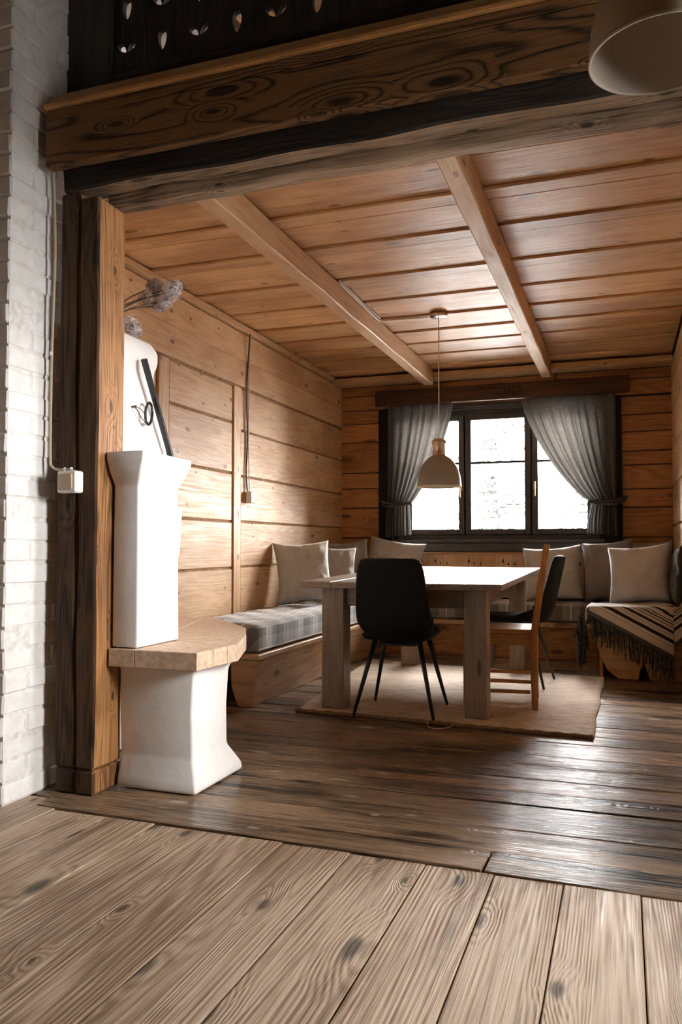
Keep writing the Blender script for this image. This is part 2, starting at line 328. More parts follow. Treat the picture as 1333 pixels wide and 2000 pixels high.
def tube(bm, pts, r, n=8, taper=None):
    """swept tube along pts (closed ends)"""
    pts = [Vector(p) for p in pts]; rings = []
    for i, p in enumerate(pts):
        t = (pts[min(i+1, len(pts)-1)] - pts[max(i-1, 0)]).normalized()
        a = Vector((0, 0, 1)) if abs(t.z) < 0.9 else Vector((1, 0, 0))
        u = t.cross(a).normalized(); w_ = t.cross(u)
        rr = r if taper is None else r + (taper-r)*i/(len(pts)-1)
        rings.append([bm.verts.new(p + (u*math.cos(2*math.pi*k/n) + w_*math.sin(2*math.pi*k/n))*rr) for k in range(n)])
    for a_, b_ in zip(rings, rings[1:]):
        for k in range(n): bm.faces.new((a_[k], a_[(k+1) % n], b_[(k+1) % n], b_[k]))
    bm.faces.new(rings[0][::-1]); bm.faces.new(rings[-1])
def lathe(bm, prof, n=40):
    rings = []
    for r_, z in prof:
        rings.append([bm.verts.new((r_*math.cos(2*math.pi*k/n), r_*math.sin(2*math.pi*k/n), z)) for k in range(n)])
    for a_, b_ in zip(rings, rings[1:]):
        for k in range(n): bm.faces.new((a_[k], a_[(k+1) % n], b_[(k+1) % n], b_[k]))
    return rings
def smooth_pts(pts, k=6):
    pts = [Vector(p) for p in pts]; out = []
    for i in range(len(pts)-1):
        p0 = pts[max(i-1, 0)]; p1 = pts[i]; p2 = pts[i+1]; p3 = pts[min(i+2, len(pts)-1)]
        for j in range(k):
            t = j/k
            out.append(0.5*((2*p1)+(-p0+p2)*t+(2*p0-5*p1+4*p2-p3)*t*t+(-p0+3*p1-3*p2+p3)*t*t*t))
    out.append(pts[-1]); return out
def prism(name, poly, z0, z1, mat, parent=None, bevel=0.004, taper=None):
    """vertical prism over a plan polygon; taper = plan offset (scale about centre) at the top"""
    c = Vector((sum(p[0] for p in poly)/len(poly), sum(p[1] for p in poly)/len(poly), (z0+z1)/2))
    bm = bmesh.new()
    lo = [bm.verts.new((p[0]-c.x, p[1]-c.y, z0-c.z)) for p in poly]
    hi = [bm.verts.new((p[0]-c.x, p[1]-c.y, z1-c.z)) for p in poly]
    n = len(poly); bm.faces.new(lo[::-1]); bm.faces.new(hi)
    for i in range(n): bm.faces.new((lo[i], lo[(i+1) % n], hi[(i+1) % n], hi[i]))
    if bevel: bmesh.ops.bevel(bm, geom=bm.edges[:], offset=bevel, segments=2, affect='EDGES', profile=0.5)
    return bm_obj(name, bm, mat, parent, c)
def cut(o, cutters):
    """subtract closed bmesh solids (world space lists of (verts, faces)) from object o and bake the result"""
    vs, fs = [], []
    for cv, cf in cutters:
        k = len(vs); vs += [tuple(p) for p in cv]; fs += [tuple(i+k for i in f) for f in cf]
    me = bpy.data.meshes.new('cutter'); me.from_pydata(vs, [], fs); me.update()
    bm = bmesh.new(); bm.from_mesh(me); bmesh.ops.recalc_face_normals(bm, faces=bm.faces[:]); bm.to_mesh(me); bm.free()
    co = bpy.data.objects.new('cutter', me); COL.objects.link(co)
    md = o.modifiers.new('cut', 'BOOLEAN'); md.object = co; md.operation = 'DIFFERENCE'; md.solver = 'EXACT'
    bpy.context.view_layer.update()
    dg = bpy.context.evaluated_depsgraph_get()
    nm = bpy.data.meshes.new_from_object(o.evaluated_get(dg)); nm.name = o.data.name
    o.modifiers.clear(); o.data = nm
    bpy.data.objects.remove(co)
def extrude_y(outline, y0, y1):
    """closed (x,z) outline -> solid between y0 and y1"""
    n = len(outline)
    vs = [(x, y0, z) for x, z in outline] + [(x, y1, z) for x, z in outline]
    fs = [tuple(range(n)), tuple(range(2*n-1, n-1, -1))] + [(i, (i+1) % n, (i+1) % n+n, i+n) for i in range(n)]
    return vs, fs
# ================================================================== STRUCTURE
XL, XR, YB, ZC = -2.6, 0.41, 7.38, 2.56
YH = 2.56                                   # front plane of the timber opening
FX0, FX1, FY0, FZ = -3.2, 2.2, -2.6, 4.7    # front room
# ---- floor
floor = struct(boxes('floor', [((FX0-0.2, FY0-0.2, -0.14), (FX1+0.2, YB+0.2, -0.032))], M['gap']), 'old wooden plank floor of two rooms')
sx = [FX0, -2.95, -2.70, -2.46, -2.22, -1.95, -1.722, -1.518, -1.264, -1.035, -0.805, -0.565, -0.362, -0.168, 0.035, 0.245, 0.45, 0.67, 0.90, 1.12, 1.36, 1.6, 1.85, 2.05, FX1]
def yedge(x): return 2.405 + (x+2.0)*(-0.0285)
for a, b_ in zip(sx, sx[1:]):
    g = 0.0028 + random.random()*0.0022
    x0, x1 = a+g/2, b_-g/2; y1 = yedge((a+b_)/2)-0.004
    if (a+b_)/2 < -2.05: y1 = 2.50
    dz = random.uniform(-0.0015, 0.0015)
    poly = [(x0, FY0), (x1, FY0), (x1, min(yedge(x1)-0.004, y1+0.02)), (x0, min(yedge(x0)-0.004, y1+0.02) if a > -2.05 else y1)]
    lo, hi = Vector((x0, FY0, -0.032)), Vector((x1, y1, dz))
    o = board('plank', lo, hi, 'y', M['floor_light'], floor, bevel=0.0025)
# threshold boards and the dark planks of the dining room
def quadboard(name, p, z0, z1, mat, parent, bevel=0.0025):
    """board over a plan quad p (x along), local origin at centre, grain along x"""
    return prism(name, p, z0, z1, mat, parent, bevel=bevel)
quadboard('plank', [(-2.03, 2.410), (-0.402, 2.362), (-0.395, 2.515), (-2.05, 2.53)], -0.03, 0.006, M['floor_dark'], floor)
quadboard('plank', [(-0.393, 2.358), (1.2, 2.310), (1.2, 2.505), (-0.390, 2.515)], -0.03, 0.004, M['floor_dark'], floor)
sy = [2.522, 2.74, 3.01, 3.17, 3.35, 3.565, 3.735, 4.0, 4.18, 4.40, 4.60, 4.84, 5.05, 5.28, 5.50, 5.73, 5.95, 6.18, 6.40, 6.62, 6.85, 7.08, YB]
for i, (a, b_) in enumerate(zip(sy, sy[1:])):
    g = 0.004+random.random()*0.004
    x1 = 1.2 if b_ < 2.75 else XR+0.05
    board('plank', (XL-0.02, a+g/2, -0.03), (x1, b_-g/2, random.uniform(-0.002, 0.002)), 'x', M['floor_dark'], floor, bevel=0.003)
# ---- dining ceiling
ceil = struct(boxes('ceiling', [((XL-0.15, 2.72, 2.612), (XR+0.15, YB+0.15, 2.66))], M['gap']), 'pine board ceiling of the dining corner')
cs = [2.745, 3.23, 3.67, 4.10, 4.625, 5.09, 5.515, 5.90, 6.245, 6.63, 7.05, YB-0.02]
for a, b_ in zip(cs, cs[1:]):
    wdt = b_-a; m_ = b_-min(0.13, wdt*0.33)
    board('board', (XL+0.002, a+0.011, ZC+random.uniform(-0.002, 0.002)), (XR-0.002, m_-0.001, 2.612), 'x', M['pine_ceiling'], ceil, bevel=0.005)
    board('board', (XL+0.002, m_+0.001, ZC-0.012), (XR-0.002, b_-0.011, 2.612), 'x', M['pine_ceiling'], ceil, bevel=0.008)
def beam(x0, x1, z0, label, sd):
    t = board('ceiling_beam', (x0, 2.735, z0), (x1, 7.09, ZC-0.013), 'y', M['pine_pale'], None, bevel=0.006, wob=0.006, seg=0.25, seed=sd)
    return tag(t, label, 'beam')
beam(-1.70, -1.612, 2.41, 'pale pine ceiling beam carrying the white lamp cable', 3)
beam(-0.655, -0.570, 2.41, 'pale pine ceiling beam without a cable, meeting the wall above the window', 5)
# ---- left wall (log boards between posts)
wl = struct(boxes('wall_left', [((XL-0.18, 2.72, -0.03), (XL-0.0065, YB+0.15, 2.62))], M['chink']), 'light pine plank wall above the bench')
board('board', (XL-0.02, 2.74, 2.30), (XL+0.004, YB, 2.492), 'y', M['pine'], wl)
board('board', (XL-0.02, 2.74, 2.103), (XL+0.006, YB, 2.298), 'y', M['pine'], wl)
board('top_moulding', (XL-0.02, 2.74, 2.503), (XL+0.03, YB-0.29, ZC-0.013), 'y', M['pine'], wl)
for y0, y1 in ((2.86, 2.97), (4.077, 4.19), (5.05, 5.158)):
    board('post', (XL-0.02, y0, 0.0), (XL+0.012, y1, 2.085), 'z', M['pine'], wl)
for bay, zs in (((2.985, 4.062), (0.0, 0.46, 0.79, 1.118, 1.46, 1.82, 2.088)), ((4.205, 5.038), (0.0, 0.46, 0.79, 1.118, 1.46, 1.82, 2.088)), ((5.172, YB), (0.0, 0.46, 0.795, 1.12, 1.45, 1.78, 2.088))):
    for a, b_ in zip(zs, zs[1:]):
        board('board', (XL-0.02, bay[0], a+0.008), (XL+random.uniform(-0.003, 0.005), bay[1], b_-0.008), 'y', M['pine'], wl, bevel=0.004)
# ---- back wall with window opening
WX0, WX1, WZ0, WZ1 = -2.02, -0.19, 1.0, 2.235
wb = struct(boxes('wall_back', [((XL-0.15, YB+0.012, -0.03), (WX0, YB+0.30, 2.62)), ((WX1, YB+0.012, -0.03), (XR+0.15, YB+0.30, 2.62)),
                        ((WX0, YB+0.012, -0.03), (WX1, YB+0.30, WZ0)), ((WX0, YB+0.012, WZ1), (WX1, YB+0.30, 2.62))], M['gap']), 'amber log wall around the window')
for (xa, xb, zs) in ((XL, WX0-0.06, (0.0, 0.40, 0.72, 1.02, 1.31, 1.50, 1.65, 1.95, 2.13, 2.262)), (WX1+0.05, XR, (0.0, 0.40, 0.72, 1.02, 1.28, 1.44, 1.65, 1.77, 1.94, 2.09, 2.253))):
    for a, b_ in zip(zs, zs[1:]):
        board('board', (xa, YB-0.012, a+0.004), (xb, YB+0.02, b_-0.004), 'x', M['pine_back'], wb, bevel=0.005)
for a, b_ in ((2.266, 2.40), (2.405, 2.488)):
    for xa, xb in ((XL, -1.62), (-1.61, -0.56), (-0.55, XR)):
        board('board', (xa, YB-0.014, a), (xb, YB+0.02, b_), 'x', M['pine_back'], wb, bevel=0.005)
for xa, xb in ((XL, XR),):
    board('ceiling_ledger', (xa, YB-0.27, 2.49), (xb, YB-0.016, 2.535), 'x', M['pine'], wb, bevel=0.005)
board('board', (WX0-0.06, YB-0.01, 0.0), (WX1+0.05, YB+0.02, 0.30), 'x', M['pine_back'], wb)
board('board', (WX0-0.06, YB-0.01, 0.305), (WX1+0.05, YB+0.02, 0.62), 'x', M['pine_back'], wb)
board('board', (WX0-0.06, YB-0.01, 0.625), (WX1+0.05, YB+0.02, 0.885), 'x', M['pine_back'], wb)
# ---- right wall with a window outside the picture
RY0, RY1, RZ0, RZ1 = 2.88, 3.30, 1.25, 1.87
wr = struct(boxes('wall_right', [((XR+0.014, 2.56, -0.03), (XR+0.25, RY0, 2.62)), ((XR+0.014, RY1, -0.03), (XR+0.25, YB+0.01, 2.62)),
                         ((XR+0.014, RY0, -0.03), (XR+0.25, RY1, RZ0)), ((XR+0.014, RY0, RZ1), (XR+0.25, RY1, 2.62))], M['chink']), 'light pine plank wall by the end of the bench')
for ya, yb in ((RY1+0.04, 5.2), (5.21, YB-0.012)):
    zs = (0.0, 0.46, 0.795, 1.12, 1.45, 1.78, 2.09, 2.30, 2.50)
    for a, b_ in zip(zs, zs[1:]):
        board('board', (XR-0.004, ya, a+0.006), (XR+0.02, yb, b_-0.006), 'y', M['pine'], wr, bevel=0.004)
sw = struct(boxes('window_2', [((XR+0.02, RY0, RZ0), (XR+0.09, RY0+0.06, RZ1)), ((XR+0.02, RY1-0.06, RZ0), (XR+0.09, RY1, RZ1)),
                        ((XR+0.02, RY0+0.06, RZ0), (XR+0.09, RY1-0.06, RZ0+0.06)), ((XR+0.02, RY0+0.06, RZ1-0.06), (XR+0.09, RY1-0.06, RZ1))], M['frame']), 'side window of the dining corner')
boxes('pane', [((XR+0.05, RY0+0.06, RZ0+0.06), (XR+0.055, RY1-0.06, RZ1-0.06))], M['glass'], sw)
# ---- front room shell
GY0, GY1, GZ0, GZ1 = 1.55, 2.44, 1.3, 2.35
struct(boxes('wall_front_left', [((FX0-0.2, FY0-0.2, -0.03), (FX0, 2.75, FZ))], M['wall_plain']))
struct(boxes('wall_behind', [((FX0, FY0-0.2, -0.03), (FX1, FY0, FZ))], M['wall_plain']))
struct(boxes('wall_front_right', [((FX1, FY0-0.2, -0.03), (FX1+0.25, GY0, FZ)), ((FX1, GY1, -0.03), (FX1+0.25, 2.75, FZ)),
                          ((FX1, GY0, -0.03), (FX1+0.25, GY1, GZ0)), ((FX1, GY0, GZ1), (FX1+0.25, GY1, FZ))], M['wall_plain']))
fw = struct(boxes('window_3', [((FX1+0.02, GY0, GZ0), (FX1+0.09, GY0+0.06, GZ1)), ((FX1+0.02, GY1-0.06, GZ0), (FX1+0.09, GY1, GZ1)), ((FX1+0.02, 1.955, GZ0+0.06), (FX1+0.09, 2.015, GZ1-0.06)),
                        ((FX1+0.02, GY0+0.06, GZ0), (FX1+0.09, GY1-0.06, GZ0+0.06)), ((FX1+0.02, GY0+0.06, GZ1-0.06), (FX1+0.09, GY1-0.06, GZ1))], M['frame']))
boxes('pane', [((FX1+0.05, GY0+0.06, GZ0+0.06), (FX1+0.055, 1.955, GZ1-0.06))], M['glass'], fw)
boxes('pane', [((FX1+0.05, 2.015, GZ0+0.06), (FX1+0.055, GY1-0.06, GZ1-0.06))], M['glass'], fw)
struct(boxes('wall_front', [((XR+0.25, 2.56, -0.03), (FX1, 2.75, FZ)), ((FX0, 2.56, -0.03), (-2.62, 2.75, FZ))], M['wall_plain']))
struct(boxes('ceiling_front', [((FX0-0.2, FY0-0.2, FZ), (FX1+0.25, YB+0.3, FZ+0.15))], M['wall_plain']))
# ---- loft above the dining corner: floor, walls with a window, rafters
struct(boxes('floor_loft', [((XL-0.15, 2.56, 2.665), (XR+0.25, YB+0.3, 2.74))], M['pine_ceiling']))
struct(boxes('wall_loft_left', [((XL-0.18, 2.75, 2.74), (XL, YB+0.3, FZ))], M['plaster']))
struct(boxes('wall_loft_back', [((XL, 5.2, 2.74), (XR, 5.4, FZ))], M['plaster']))
LY0, LY1, LZ0, LZ1 = 4.1, 4.7, 3.2, 3.8
wlr = struct(boxes('wall_loft_right', [((XR, 2.75, 2.74), (XR+0.25, LY0, FZ)), ((XR, LY1, 2.74), (XR+0.25, 5.4, FZ)), ((XR, LY0, 2.74), (XR+0.25, LY1, LZ0)), ((XR, LY0, LZ1), (XR+0.25, LY1, FZ))], M['plaster']))
lw = struct(boxes('window_4', [((XR+0.06, LY0, LZ0), (XR+0.12, LY0+0.05, LZ1)), ((XR+0.06, LY1-0.05, LZ0), (XR+0.12, LY1, LZ1)), ((XR+0.06, LY0+0.05, LZ0), (XR+0.12, LY1-0.05, LZ0+0.05)), ((XR+0.06, LY0+0.05, LZ1-0.05), (XR+0.12, LY1-0.05, LZ1))], M['frame']))
boxes('pane', [((XR+0.085, LY0+0.05, LZ0+0.05), (XR+0.09, LY1-0.05, LZ1-0.05))], M['glass'], lw)
for i, x in enumerate((-2.35, -1.62, -0.9, -0.2)):
    tag(board('rafter', (x-0.07, 2.8, FZ-0.20), (x+0.07, 5.2, FZ-0.003), 'y', M['pine'], None), 'orange pine rafter under the loft roof', 'beam', 'rafters under the loft roof')
# ---- outdoors
gnd = struct(boxes('ground', [((-60, -60, -0.7), (60, 90, -0.5))], M['snow']), 'snow covered ground outside the windows')
def conifer(x, y, h, sd, label):
    rnd = random.Random(sd)
    t = empty('conifer', (x, y, -0.5))
    bm = bmesh.new(); tube(bm, [(0, 0, 0), (0.03, 0.02, h*0.5), (0, 0, h)], 0.11, 8, 0.02); bm_obj('trunk', bm, M['conifer'], t, (x, y, -0.5))
    bm = bmesh.new()
    for i in range(130):
        f = rnd.random()**0.8; z = 0.3 + f*(h-0.4); ln_ = (1-f)*1.7+0.15; a = rnd.random()*6.283
        e = Vector((math.cos(a)*ln_, math.sin(a)*ln_, z-0.25*ln_))
        tube(bm, [(0, 0, z), (e.x*0.5, e.y*0.5, z-0.02), e], 0.035, 4, 0.012)
        for q in range(9):
            s_ = 0.25+0.75*q/9; p = Vector((e.x*s_, e.y*s_, z-0.25*ln_*s_*s_)); d = Vector((rnd.uniform(-1, 1), rnd.uniform(-1, 1), rnd.uniform(-0.9, 0.1)))*0.16
            tube(bm, [p, p+d*1.3], 0.03, 3, 0.008)
    o = bm_obj('branches', bm, M['conifer'], t, (x, y, -0.5)); o['kind'] = 'stuff'
    tag(t, label, 'tree')
conifer(-2.55, 17.5, 7.0, 1, 'slender frosted conifer seen faintly through the middle window pane')
conifer(-0.55, 22.0, 6.0, 2, 'low frosted conifer seen faintly through the window beside the right curtain')
# ---- window_1
YF = YB+0.10     # window frame plane
w1 = struct(boxes('window_1', [((WX0, YF, WZ0), (WX0+0.05, YF+0.09, WZ1)), ((WX1-0.05, YF, WZ0), (WX1, YF+0.09, WZ1)), ((WX0+0.05, YF, WZ1-0.05), (WX1-0.05, YF+0.09, WZ1)), ((WX0+0.05, YF, WZ0), (WX1-0.05, YF+0.09, WZ0+0.045)), ((-1.435, YF+0.052, WZ0+0.045), (-1.365, YF+0.09, WZ1-0.05)), ((-0.822, YF+0.052, WZ0+0.045), (-0.752, YF+0.09, WZ1-0.05)), ((WX0+0.05, YF+0.052, WZ0+0.045), (WX1-0.05, YF+0.09, WZ0+0.07)),
     ((WX0, YB-0.012, WZ1-0.012), (WX1, YF, WZ1)), ((WX0, YB-0.012, WZ0), (WX0+0.015, YF, WZ1-0.012)), ((WX1-0.015, YB-0.012, WZ0), (WX1, YF, WZ1-0.012))], M['frame']), 'dark framed three part window with tied back curtains')
def sash(x0, x1, handle=None):
    z0, z1 = WZ0+0.047, WZ1-0.052; s_ = 0.055
    bm = bmesh.new()
    for lo, hi in (((x0, YF-0.02, z0), (x0+s_, YF+0.05, z1)), ((x1-s_, YF-0.02, z0), (x1, YF+0.05, z1)), ((x0+s_, YF-0.02, z0), (x1-s_, YF+0.05, z0+s_)), ((x0+s_, YF-0.02, z1-s_), (x1-s_, YF+0.05, z1))):
        box_bm(bm, (Vector(lo)+Vector(hi))/2, Vector(hi)-Vector(lo), bevel=0.006)
    s = bm_obj('sash', bm, M['frame'], w1)
    zm = 1.725
    boxes('glazing_bar', [((x0+s_, YF+0.0, zm-0.011), (x1-s_, YF+0.04, zm+0.011))], M['frame'], s)
    for a, b_ in ((z0+s_, zm-0.011), (zm+0.011, z1-s_)):
        boxes('pane', [((x0+s_-0.004, YF+0.016, a-0.003), (x1-s_+0.004, YF+0.021, b_+0.003))], M['glass'], s)
    if handle:
        bm = bmesh.new(); box_bm(bm, (handle, YF-0.024, 1.50), (0.026, 0.008, 0.075), bevel=0.003)
        tube(bm, [(handle, YF-0.026, 1.52), (handle, YF-0.055, 1.52)], 0.008, 10)
        tube(bm, smooth_pts([(handle, YF-0.055, 1.53), (handle, YF-0.062, 1.49), (handle+0.002, YF-0.06, 1.44), (handle, YF-0.052, 1.40)], 4), 0.009, 10, 0.007)
        bm_obj('handle', bm, M['brass'], s, smooth=True)
d3 = (WX1-WX0-0.10)/3
sash(WX0+0.052, -1.405, handle=-1.432); sash(-1.395, -0.792); sash(-0.782, WX1-0.052, handle=-0.755)
board('window_sill', (WX0-0.05, YB-0.075, WZ0-0.03), (WX1+0.04, YF+0.0, WZ0+0.003), 'x', M['frame'], w1, bevel=0.006)
board('apron', (WX0-0.05, YB-0.055, 0.885), (WX1+0.04, YB-0.013, WZ0-0.031), 'x', M['frame'], w1, bevel=0.004)
for xa, xb in ((WX0-0.19, WX0-0.06), (WX1+0.055, WX1+0.19)):
    board('architrave', (xa, YB-0.045, WZ0-0.03), (xb, YB-0.013, 2.25), 'z', M['black_wood'], w1, bevel=0.004)
board('architrave', (WX0-0.06, YB-0.04, WZ1+0.0), (WX1+0.055, YB-0.013, 2.262), 'x', M['frame'], w1, bevel=0.004)
# pelmet with carved marks
pel = tag(board('curtain_pelmet', (-2.198, 7.19, 2.262), (0.067, 7.235, 2.405), 'x', M['dark_wood'], None, bevel=0.004), 'dark brown wooden pelmet board above the window curtains', 'pelmet')
for xa in (-2.17, 0.02): board('bracket', (xa, 7.236, 2.28), (xa+0.02, YB-0.013, 2.40), 'y', M['dark_wood'], pel)
bm = bmesh.new()
def stroke(pts): tube(bm, [(x, 7.189, z) for x, z in pts], 0.005, 5)
x0 = -0.985; z0 = 2.295
stroke([(x0, z0), (x0+0.004, z0+0.075)])
stroke([(x0+0.035, z0), (x0+0.037, z0+0.075)]); stroke([(x0+0.085, z0+0.078), (x0+0.04, z0+0.038), (x0+0.09, z0)])
stroke([(x0+0.15, z0+0.072), (x0+0.125, z0+0.076), (x0+0.118, z0+0.055), (x0+0.15, z0+0.035), (x0+0.148, z0+0.008), (x0+0.118, z0+0.004)])
bm_obj('carved_marks', bm, M['black_wood'], pel)

# ---- brick pier at the left of the opening
XB, YBf = -2.137, 2.352
pier = struct(boxes('wall_brick', [((-2.62, YBf+0.004, 0.0), (XB-0.0045, 2.80, FZ-0.002))], M['mortar']), 'whitewashed brick pier beside the dark timber post')
bh = 0.0805; n = 44
variants = []
for i in range(n):
    z0 = i*bh+0.0025; z1 = (i+1)*bh-0.0025
    rows = [(YBf, YBf+0.245), (YBf+0.253, 2.80)] if i % 2 == 0 else [(YBf, YBf+0.118), (YBf+0.126, YBf+0.37), (YBf+0.378, 2.80)]
    if z1 > 2.43: pass
    for j, (ya, yb) in enumerate(rows):
        jit = random.uniform(-0.004, 0.003)
        mt = M['brick']
        o = board('brick', (XB-0.12, ya-(0.0 if j else random.uniform(0, 0.006)), z0), (XB+jit, yb, z1), 'y', mt, pier, bevel=0.007, wob=0.006, seg=0.05, seed=i*3+j)
    x1 = XB-0.128; w0 = 0.245 if i % 2 else 0.118
    board('brick', (x1-w0, YBf+random.uniform(-0.003, 0.003), z0), (x1, YBf+0.12, z1), 'x', M['raw_brick'] if i == 0 else M['brick'], pier, bevel=0.006, wob=0.0035, seg=0.08, seed=i+200)

# ---- timber post with its deep drying crack
def hewn(name, lo, hi, axis, mat, parent, sd, wob=0.006, bevel=0.008, soot=None):
    o = board(name, lo, hi, axis, mat, parent, bevel=bevel, wob=wob, seg=0.06, seed=sd)
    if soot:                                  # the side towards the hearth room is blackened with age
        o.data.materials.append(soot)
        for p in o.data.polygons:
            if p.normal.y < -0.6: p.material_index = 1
    return o
post = empty('timber_post', (-1.99, 2.64, 0.0))
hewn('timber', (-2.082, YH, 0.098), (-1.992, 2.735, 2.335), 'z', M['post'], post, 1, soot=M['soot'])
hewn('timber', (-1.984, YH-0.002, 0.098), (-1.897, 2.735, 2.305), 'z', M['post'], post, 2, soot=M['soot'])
boxes('crack_back', [((-2.02, YH+0.05, 0.10), (-1.95, 2.72, 2.32))], M['gap'], post)
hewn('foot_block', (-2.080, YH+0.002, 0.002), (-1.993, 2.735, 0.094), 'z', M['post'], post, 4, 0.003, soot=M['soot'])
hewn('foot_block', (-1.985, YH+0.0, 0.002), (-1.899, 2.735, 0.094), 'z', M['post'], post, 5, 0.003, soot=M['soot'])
tag(post, 'cracked dark old timber post next to the whitewashed bricks', 'post')
# ---- hewn header beam
hd = empty('header_beam', (-0.8, 2.64, 2.3))
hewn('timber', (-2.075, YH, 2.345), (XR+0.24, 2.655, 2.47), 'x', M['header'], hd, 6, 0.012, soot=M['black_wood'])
hewn('timber', (-1.94, 2.665, 2.308), (XR+0.24, 2.740, 2.47), 'x', M['header'], hd, 8, 0.010)
boxes('crack_back', [((-2.0, 2.60, 2.372), (XR+0.24, 2.72, 2.465))], M['gap'], hd)
boxes('joist_bed', [((-2.6, 2.556, 2.475), (XR+0.24, 2.735, 2.66))], M['gap'], hd)
tag(hd, 'rough hewn dark beam resting on the timber post across the opening', 'beam')
# ---- fascia of two boards, with the pale strip on top
fa = empty('fascia', (-0.8, 2.51, 2.42))
board('board', (-2.10, 2.49, 2.415), (XR+0.24, 2.535, 2.598), 'x', M['fascia'], fa, bevel=0.004)
board('board', (-2.10, 2.492, 2.601), (XR+0.24, 2.535, 2.640), 'x', M['fascia'], fa, bevel=0.004)
board('cover_strip', (-2.105, 2.478, 2.642), (XR+0.24, 2.546, 2.660), 'x', M['orange'], fa, bevel=0.003)
boxes('packing', [((-2.08, 2.536, 2.475), (XR+0.24, 2.545, 2.640))], M['gap'], fa)
tag(fa, 'two dark brown grained fascia boards below the blackened loft railing', 'fascia')
# ---- loft railing of blackened boards with leaf shaped holes
YP = 2.675
rail = empty('loft_railing', (-0.9, YP, 2.665))
def leaf(cx, cz, w_, h_, ang=0.0, tip=1.0):
    pts = []
    for k in range(24):
        t = 2*math.pi*k/24; x = 0.5*w_*math.sin(t)*abs(math.sin(t/2))**0.15*(1.0); z = -0.5*h_*math.cos(t)
        x *= (1-0.25*math.cos(t)) if tip else 1
        if k in (0, 12): x = 0
        pts.append((x*0.9, z))
    ca, sa = math.cos(ang), math.sin(ang)
    return [(cx+x*ca-z*sa, cz+x*sa+z*ca) for x, z in pts]
board('stile', (-2.16, YP-0.012, 2.672), (-1.925, YP+0.03, 3.75), 'z', M['black_wood'], rail, bevel=0.004)
board('bottom_rail', (-1.923, YP-0.010, 2.672), (XR+0.24, YP+0.03, 2.845), 'x', M['black_wood'], rail, bevel=0.006)
board('handrail', (-2.16, YP-0.04, 3.752), (XR+0.24, YP+0.07, 3.83), 'x', M['black_wood'], rail, bevel=0.006)
mot = [ony(px, py, YP) for px, py in ((248, 97), (317, 76), (390, 61), (462, 38), (540, 19), (620, 5))]
xs = [p.x for p in mot]; stp = (xs[-1]-xs[0])/5; zc = sum(p.z for p in mot)/6
k = 0; x = xs[0]
while x < XR+0.2:
    o = board('board', (x-stp/2+0.001, YP, 2.848), (min(x+stp/2-0.001, XR+0.24), YP+0.022, 3.75), 'z', M['black_wood'], rail, bevel=0.0)
    cs_ = []
    for q in range(5):
        zz = zc + q*0.158
        if (k+q) % 2 == 0:
            for sgn, aa in ((-1, 0.75), (1, -0.75)):
                cs_.append(extrude_y(leaf(x+sgn*0.0215, zz+0.002, 0.028, 0.052, aa), YP-0.02, YP+0.05))
        else:
            cs_.append(extrude_y(leaf(x, zz, 0.044, 0.084, 0.0), YP-0.02, YP+0.05))
    cut(o, cs_)
    x += stp; k += 1
tag(rail, 'blackened loft railing boards pierced with leaf shaped holes', 'railing')
# ================================================================== OBJECTS
# ---- masonry stove with tiled ledge, column, flared cap and hood
st = empty('masonry_stove', (-1.75, 2.86, 0.0))
def soft(name, rings, mat, parent, bev=0.012):
    """stack of plan quads [(x0,x1,y0,y1,z)] lofted into one rounded plaster body"""
    bm = bmesh.new(); rows = []
    for x0, x1, y0, y1, z in rings:
        rows.append([bm.verts.new(p) for p in ((x0, y0, z), (x1, y0, z), (x1, y1, z), (x0, y1, z))])
    bm.faces.new(rows[0][::-1]); bm.faces.new(rows[-1])
    for a, b_ in zip(rows, rows[1:]):
        for k_ in range(4): bm.faces.new((a[k_], a[(k_+1) % 4], b_[(k_+1) % 4], b_[k_]))
    ve = [e for e in bm.edges if abs((e.verts[0].co-e.verts[1].co).normalized().z) > 0.3]
    bmesh.ops.bevel(bm, geom=bm.edges[:], offset=bev, segments=3, affect='EDGES', profile=0.5)
    bmesh.ops.triangulate(bm, faces=[f for f in bm.faces if len(f.verts) > 4])
    c = Vector((0, 0, 0))
    for v_ in bm.verts: c += v_.co
    c /= len(bm.verts)
    for v_ in bm.verts:
        nv = noise.noise_vector(v_.co*6.0)*0.004; v_.co += nv; v_.co -= c
    o = bm_obj(name, bm, mat, parent, c); o.data.polygons.foreach_set('use_smooth', [True]*len(o.data.polygons)); return o
def autosmooth(o, ang=35):
    o.data.set_sharp_from_angle(angle=R(ang))
XS = -1.888
o = soft('base', [(XS, -1.535, 2.69, 3.09, 0.003), (XS, -1.535, 2.69, 3.09, 0.035), (XS, -1.56, 2.715, 3.00, 0.13), (XS, -1.56, 2.705, 2.995, 0.30), (XS, -1.555, 2.705, 3.0, 0.44), (XS, -1.545, 2.70, 3.045, 0.478)], M['plaster'], st); autosmooth(o)
o = soft('rear_base', [(-2.5, -2.2, 2.80, 3.9, 0.003), (-2.5, -2.2, 2.80, 3.9, 0.478)], M['plaster'], st); autosmooth(o)
tiles = [[(XS, 2.632), (-1.773, 2.632), (-1.773, 2.93), (XS, 2.93)],
         [(-1.771, 2.632), (-1.50, 2.634), (-1.492, 2.745), (-1.771, 2.80)],
         [(-1.771, 2.802), (-1.492, 2.747), (-1.484, 2.845), (-1.771, 2.95)],
         [(-1.771, 2.952), (-1.484, 2.847), (-1.476, 2.925), (-1.60, 3.25), (-1.93, 3.10), (-1.90, 2.95)],
         [(-1.602, 3.252), (-1.742, 3.53), (-2.13, 3.96), (-2.19, 3.93), (-1.932, 3.102)],
         [(-2.192, 3.93), (-2.56, 3.98), (-2.56, 2.95), (-1.902, 2.95), (-1.934, 3.10)]]
